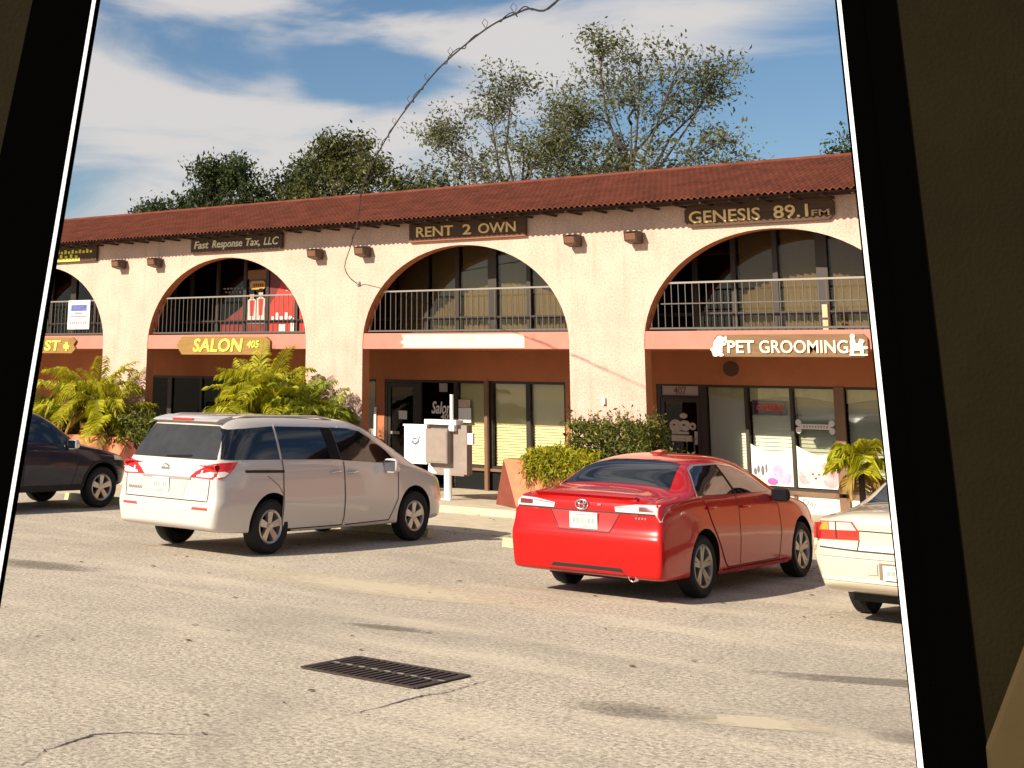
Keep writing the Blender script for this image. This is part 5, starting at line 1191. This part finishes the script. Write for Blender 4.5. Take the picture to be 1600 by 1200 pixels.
for k, ax in enumerate('RL'):
    d1 = bg.decal('rear_door', [(.30, .5), (.50, .27), (.92, .27), (.92, 1.33), (.45, 1.33), (.0, 1.05), (.12, .8)], ax, BEIGE, .003, .08); d2 = bg.decal('front_door', [(.94, .27), (1.98, .27), (2.0, .95), (1.4, 1.28), (.94, 1.33)], ax, BEIGE, .003, .08)
    bg.decal('window', [(.02, 1.03), (.30, 1.26), (.44, 1.31), (.88, 1.32), (.89, 1.01)], ax, CGLASS, .007, parent=d1); bg.decal('window', [(.97, 1.01), (.96, 1.31), (1.35, 1.25), (1.82, .99)], ax, CGLASS, .007, parent=d2)
bg.handle(.30, .88, BEIGE); bg.handle(1.15, .86, BEIGE); bg.mirror(1.82, .96, .83, BEIGE)
for sx in (1, -1):
    o = bg.decal('tail_lamp', [(sx*.82, .785), (sx*.83, .90), (sx*.78, .955), (sx*.46, .965), (sx*.40, .88), (sx*.40, .80)], 'B', REDL, .012, .04)
    bg.decal('amber_lens', [(sx*.815, .87), (sx*.82, .90), (sx*.77, .945), (sx*.70, .95), (sx*.69, .875)], 'B', AMBL, .016, .04, parent=o)
    bg.decal('clear_lens', [(sx*.685, .875), (sx*.69, .95), (sx*.47, .955), (sx*.42, .885)], 'B', mat('frosted_lens', (.52, .46, .42), .2, coat=1), .016, .04, parent=o)
    bg.ribbon('lens_divider', [(sx*.62, .80), (sx*.62, .955)], 'B', .012, SEAM, .018, o)
    bg.decal('bumper_tab', [(sx*.32, .50), (sx*.22, .50), (sx*.22, .60), (sx*.32, .60)], 'B', BEIGE, .014)
for ax in 'RL': bg.decal('tail_lamp', [(-1.12, .79), (-1.12, .94), (-.98, .93), (-.94, .85), (-.96, .79)], ax, REDL, .010, .04)
bg.ribbon('bumper_gap', [(-.84, .715), (-.40, .70), (.40, .70), (.84, .715)], 'B', .014, SEAM, .005)
bg.ribbon('bumper_moulding', [(-.84, .655), (.84, .655)], 'B', .03, mat('beige_moulding', (.50, .41, .28), .5), .014)
bg.ribbon('bumper_lower_edge', [(-.82, .44), (.82, .44)], 'B', .035, mat('pale_bumper_edge', (.70, .62, .48), .4), .012)
bg.ribbon('boot_gap', [(-.42, .70), (-.40, .80)], 'B', .010, SEAM, .005); bg.ribbon('boot_gap', [(-.40, .885), (.40, .885)], 'B', .010, SEAM, .005)
bg.decal('number_plate_recess', [(-.20, .46), (.20, .46), (.20, .61), (-.20, .61)], 'B', mat('brown_recess', (.20, .14, .09), .6), .016)
py = bg.cast(0, .53, 'B')[0].y; bg.plate(.01, .53, .33, .13, py-.03)
b = MB(); b.box(-.1, .5, -1.0, -.6, .26, .32); b.tube([(.35, -1.1, .27), (.35, -.7, .29)], .03, 8); build('exhaust', b, UNDER, bg.t)

# ---- dark blue vehicle at the left edge
NAVY = paint('dark_navy_paint', (.010, .013, .034), .22); NAVY.node_tree.nodes['Principled BSDF'].inputs['Coat Weight'].default_value = .45; NAVY.node_tree.nodes['Principled BSDF'].inputs['Specular IOR Level'].default_value = .25
sv_st = [S_(-.95, .44, .74, .70, .84, 1.0, .82, 1.10, .78, 1.60, .62),
         S_(-.85, .36, .84, .70, .90, 1.02, .88, 1.12, .85, 1.64, .67),
         S_(-.4, .32, .88, .70, .925, 1.03, .91, 1.13, .88, 1.67, .70),
         S_(.6, .31, .88, .68, .925, 1.03, .91, 1.13, .88, 1.68, .71),
         S_(1.1, .31, .88, .68, .925, 1.02, .91, 1.12, .88, 1.66, .71),
         S_(1.45, .31, .88, .68, .925, 1.02, .905, 1.11, .875, 1.60, .71),
         S_(1.85, .31, .88, .68, .92, 1.01, .90, 1.09, .86, 1.37, .72),
         S_(2.2, .32, .88, .68, .915, .99, .885, 1.05, .83, 1.13, .74),
         S_(2.6, .33, .87, .68, .905, .95, .87, 1.00, .81, 1.05, .72),
         S_(3.0, .34, .84, .66, .87, .89, .82, .92, .76, .97, .68),
         S_(3.28, .38, .72, .62, .76, .82, .72, .85, .67, .90, .60),
         S_(3.38, .44, .58, .62, .62, .78, .58, .80, .54, .84, .48)]
sv = Car('hatchback', 'dark navy blue vehicle at the left edge with bright five spoke front wheel', (-4.2, -8.9), -.03, sv_st, NAVY, [(0, .90), (2.65, .90)], .345, .40)
for y in (0, 2.65): sv.wheel(y, .90, .345, .22, .225, 5)
underbody(sv, -.7, 3.1, .66, .30, .45)
for k, ax in enumerate('RL'):
    d2 = sv.decal('front_door', [(.92, .38), (1.95, .38), (2.05, .65), (2.05, 1.02), (1.62, 1.40), (1.25, 1.54), (.86, 1.56), (.92, 1.1)], ax, NAVY, .003, .08); d1 = sv.decal('rear_door', [(.34, .55), (.48, .38), (.90, .38), (.90, 1.1), (.84, 1.56), (.0, 1.53), (.0, 1.1)], ax, NAVY, .003, .08)
    sv.decal('window', [(.94, 1.12), (.88, 1.51), (1.22, 1.49), (1.55, 1.37), (1.92, 1.09)], ax, CGLASS, .008, parent=d2); sv.decal('window', [(.03, 1.13), (.05, 1.49), (.82, 1.515), (.88, 1.125)], ax, CGLASS, .008, parent=d1)
    sv.ribbon('door_gap', [(.92, 1.1), (.92, .38), (1.95, .38), (2.05, .65), (2.05, 1.0)], ax, .012, SEAM, .006, d2)
    sv.ribbon('arch_lip', [(2.65+.43*math.cos(a*math.pi/14), .365+.43*math.sin(a*math.pi/14)) for a in range(15)], ax, .04, UNDER, .010)
    sv.ribbon('lower_cladding', [(.42, .36), (2.22, .36)], ax, .10, UNDER, .010)
sv.handle(1.05, .98, NAVY); sv.handle(.12, .99, NAVY)
sv.decal('windscreen', [(-.62, 2.14), (.62, 2.14), (.58, 1.56), (-.58, 1.56)], 'T', CGLASS, .005)
sv.mirror(1.86, 1.08, .89, mat('silver_mirror_cover', (.55, .56, .58), .2, metal=.6, coat=1), (.12, .08, .085))
for sx in (1, -1): sv.decal('head_lamp', [(sx*.42, .74), (sx*.70, .76), (sx*.74, .84), (sx*.45, .84)], 'F', CLEARL, .008); sv.decal('tail_lamp', [(sx*.62, .85), (sx*.80, .85), (sx*.78, 1.1), (sx*.66, 1.1)], 'B', REDL, .008)
for ax in 'RL': sv.decal('head_lamp', [(2.95, .80), (2.95, .88), (3.20, .84), (3.24, .78)], ax, CLEARL, .008, .04)
sv.decal('rear_window', [(-.66, 1.16), (.66, 1.16), (.56, 1.54), (-.56, 1.54)], 'B', CGLASS, .006)

# ------------------------------------------------------------------ hanging cable built from a line in the image
CABP = [(16.0, -19.5, 6.6), (13.2, -16.6, 5.9), (10.63, -14, 5.36), (9.63, -13, 5.58), (8.55, -12, 5.75), (6.87, -10.4, 5.86), (5.47, -9, 5.87), (4.08, -7.6, 5.83), (2.54, -6, 5.75), (1.0, -4.4, 5.54), (-.55, -2.6, 5.13), (-1.58, -1.5, 4.84), (-2.44, -.6, 4.56), (-2.57, -.3, 4.37), (-2.54, -.08, 4.24)]  # in-view points from image pixels, depths chosen along the line of sight
def crom(P, per_=8):
    P = [Vector(p) for p in P]; out = []
    for i in range(len(P)-1):
        a, b_, c, d = P[max(0, i-1)], P[i], P[i+1], P[min(len(P)-1, i+2)]
        for k in range(per_):
            t = k/per_; out.append(.5*((2*b_)+(c-a)*t+(2*a-5*b_+4*c-d)*t*t+(3*b_-a-3*c+d)*t**3))
    return out+[P[-1]]
path = crom(CABP)
t = thing('hanging_cable', 'thin dark twisted cable drooping across the sky down to the cream wall', 'cable', CABP[-1])
off_ = Vector(CABP[-1]); CABM = mat('black_cable', (.012, .012, .012), .5)
b = MB(); b.tube([p-off_ for p in path], .010, 6); build('main_strand', b, CABM, t, smooth=True)
b = MB(); hp = []
for i, p in enumerate(path[:-24]):
    a = i*1.9; k = .020+.020*math.sin(i*.55); hp.append(p-off_+Vector((math.cos(a)*k, 0, math.sin(a)*k)))
b.tube(crom(hp, 3), .006, 5); build('wrap_wire', b, CABM, t, smooth=True)
b = MB()
for i in range(26, len(path)-36, 6):
    p = path[i]-off_; b.tube([p, p+Vector((-.05, 0, .07)), p+Vector((-.02, 0, .11)), p+Vector((.02, 0, .07)), p], .004, 4)
build('spacer_loop', b, GALV, t, smooth=True)
b = MB(); b.box(-2.58, -2.50, -.05, -.002, 4.20, 4.28); o = build('cable_anchor', b, METALG); o.parent = t; o.location = -off_

# ------------------------------------------------------------------ dark display frame and wall that edge the view
FO = Vector((14.569, -21.051, 0)); FU = Vector((.844, .537, 0)).normalized(); FD = Vector((-.537, .844, 0)).normalized()
ft = thing('display_frame', 'tall black display bezel with bright inner edge framing the scene', 'frame', FO, math.atan2(FU.y, FU.x))
BEZ = mat('black_bezel', (.0009, .0009, .0008), .9, spec=.0); GROOVE = mat('bezel_groove', (.009, .009, .006), .8, spec=.0); EDGE = mat('lit_screen_edge', (.80, .80, .74), .4, emit=((1, 1, .92), .35))
WALLB = mat('dim_room_wall', (.0105, .0075, .0020), .9, spec=.1, var=.25, vscale=2, bump=.15, bscale=90)  # near-black brown paints in the darkness of an unlit room
def extr(l, z):                                        # straight line through two (u, z) points
    (u0, z0), (u1, z1) = l; return u0+(u1-u0)*(z-z0)/(z1-z0)
ZT = 3.32
def quad(l0, l1, z0, z1): return [(extr(l0, z0), z0), (extr(l1, z0), z0), (extr(l1, z1), z1), (extr(l0, z1), z1)]
Lin = ((-1.171, 3.199), (-1.340, 1.679)); Lst = ((-1.181, 3.199), (-1.351, 1.679)); Lo = ((-1.358, 3.202), (-1.426+-.012, 2.659)); 
Rin = ((.874, 3.166), (.945, 1.267)); Rst = ((.883, 3.165), (.957, 1.268)); Rg = ((.935, 3.165), (.996, 1.27)); Rg2 = ((.941, 3.165), (1.004, 1.27)); Ro = ((1.019, 3.163), (1.099, 1.275))
b = MB(); b.prism(quad(Lo, Lst, 0, ZT), -.03, .05, 'y'); build('bezel', b, BEZ, ft)
b = MB(); b.prism(quad(Rst, Rg, 0, ZT), -.02, .05, 'y'); build('bezel', b, BEZ, ft)
b = MB(); b.prism(quad(Rg2, Ro, 0, ZT), -.03, .05, 'y'); build('bezel', b, BEZ, ft)
b = MB(); b.prism(quad(Rg, Rg2, 0, ZT), -.012, .05, 'y'); build('bezel_groove', b, GROOVE, ft)
b = MB(); b.prism(quad(Lst, Lin, 0, ZT), -.029, -.024, 'y'); build('edge_strip', b, EDGE, ft)
b = MB(); b.prism(quad(Rin, Rst, 0, ZT), -.019, -.014, 'y'); build('edge_strip', b, EDGE, ft)
wl = thing('wall', 'plain brown wall, room darkness in its colour, beyond the right black bezel', 'wall', FO, math.atan2(FU.y, FU.x)); b = MB(); b.prism([(extr(Ro, 0)+.002, 0), (1.44, 0), (1.44, ZT), (extr(Ro, ZT)+.002, ZT)], -.024, .06, 'y'); build('wall_panel', b, WALLB, wl)
wl = thing('wall', 'plain brown wall sliver, room darkness in its colour, beyond the left black bezel', 'wall', FO, math.atan2(FU.y, FU.x)); b = MB(); b.prism([(-1.56, 0), (extr(Lo, 0)-.002, 0), (extr(Lo, ZT)-.002, ZT), (-1.56, ZT)], -.024, .06, 'y'); build('wall_panel', b, WALLB, wl)
pb = thing('tan_board', 'tan board leaning in the lower right corner beside the black bezel', 'board', FO, math.atan2(FU.y, FU.x))
TANB = mat('tan_board', (.060, .042, .018), .8, spec=.1, var=.12, vscale=5)
b = MB(); b.prism([(1.099, 0), (1.40, 0), (1.40, 1.98), (1.219, 1.587), (1.099, 1.327)], -.06, .05, 'y'); build('board', b, TANB, pb)
b = MB(); b.prism([(1.148, 1.25), (1.155, 1.25), (1.30, 1.56), (1.293, 1.56)], -.064, -.0605, 'y'); build('board_groove', b, mat('tan_groove', (.028, .018, .008), .8), pb)

# tiny joined prints, slats and louvres read as one surface each
for o in list(COL.objects):
    if o.name.split('.')[0] in ('small_print', 'plate_characters', 'plate_print', 'grey_print', 'red_print', 'printed_highlight', 'bone_print', 'faded_marks', 'desk_clutter', 'model_badge', 'blind', 'pale_rib', 'valance', 'blue_border', 'spacer_loop'):
        o['kind'] = 'stuff'
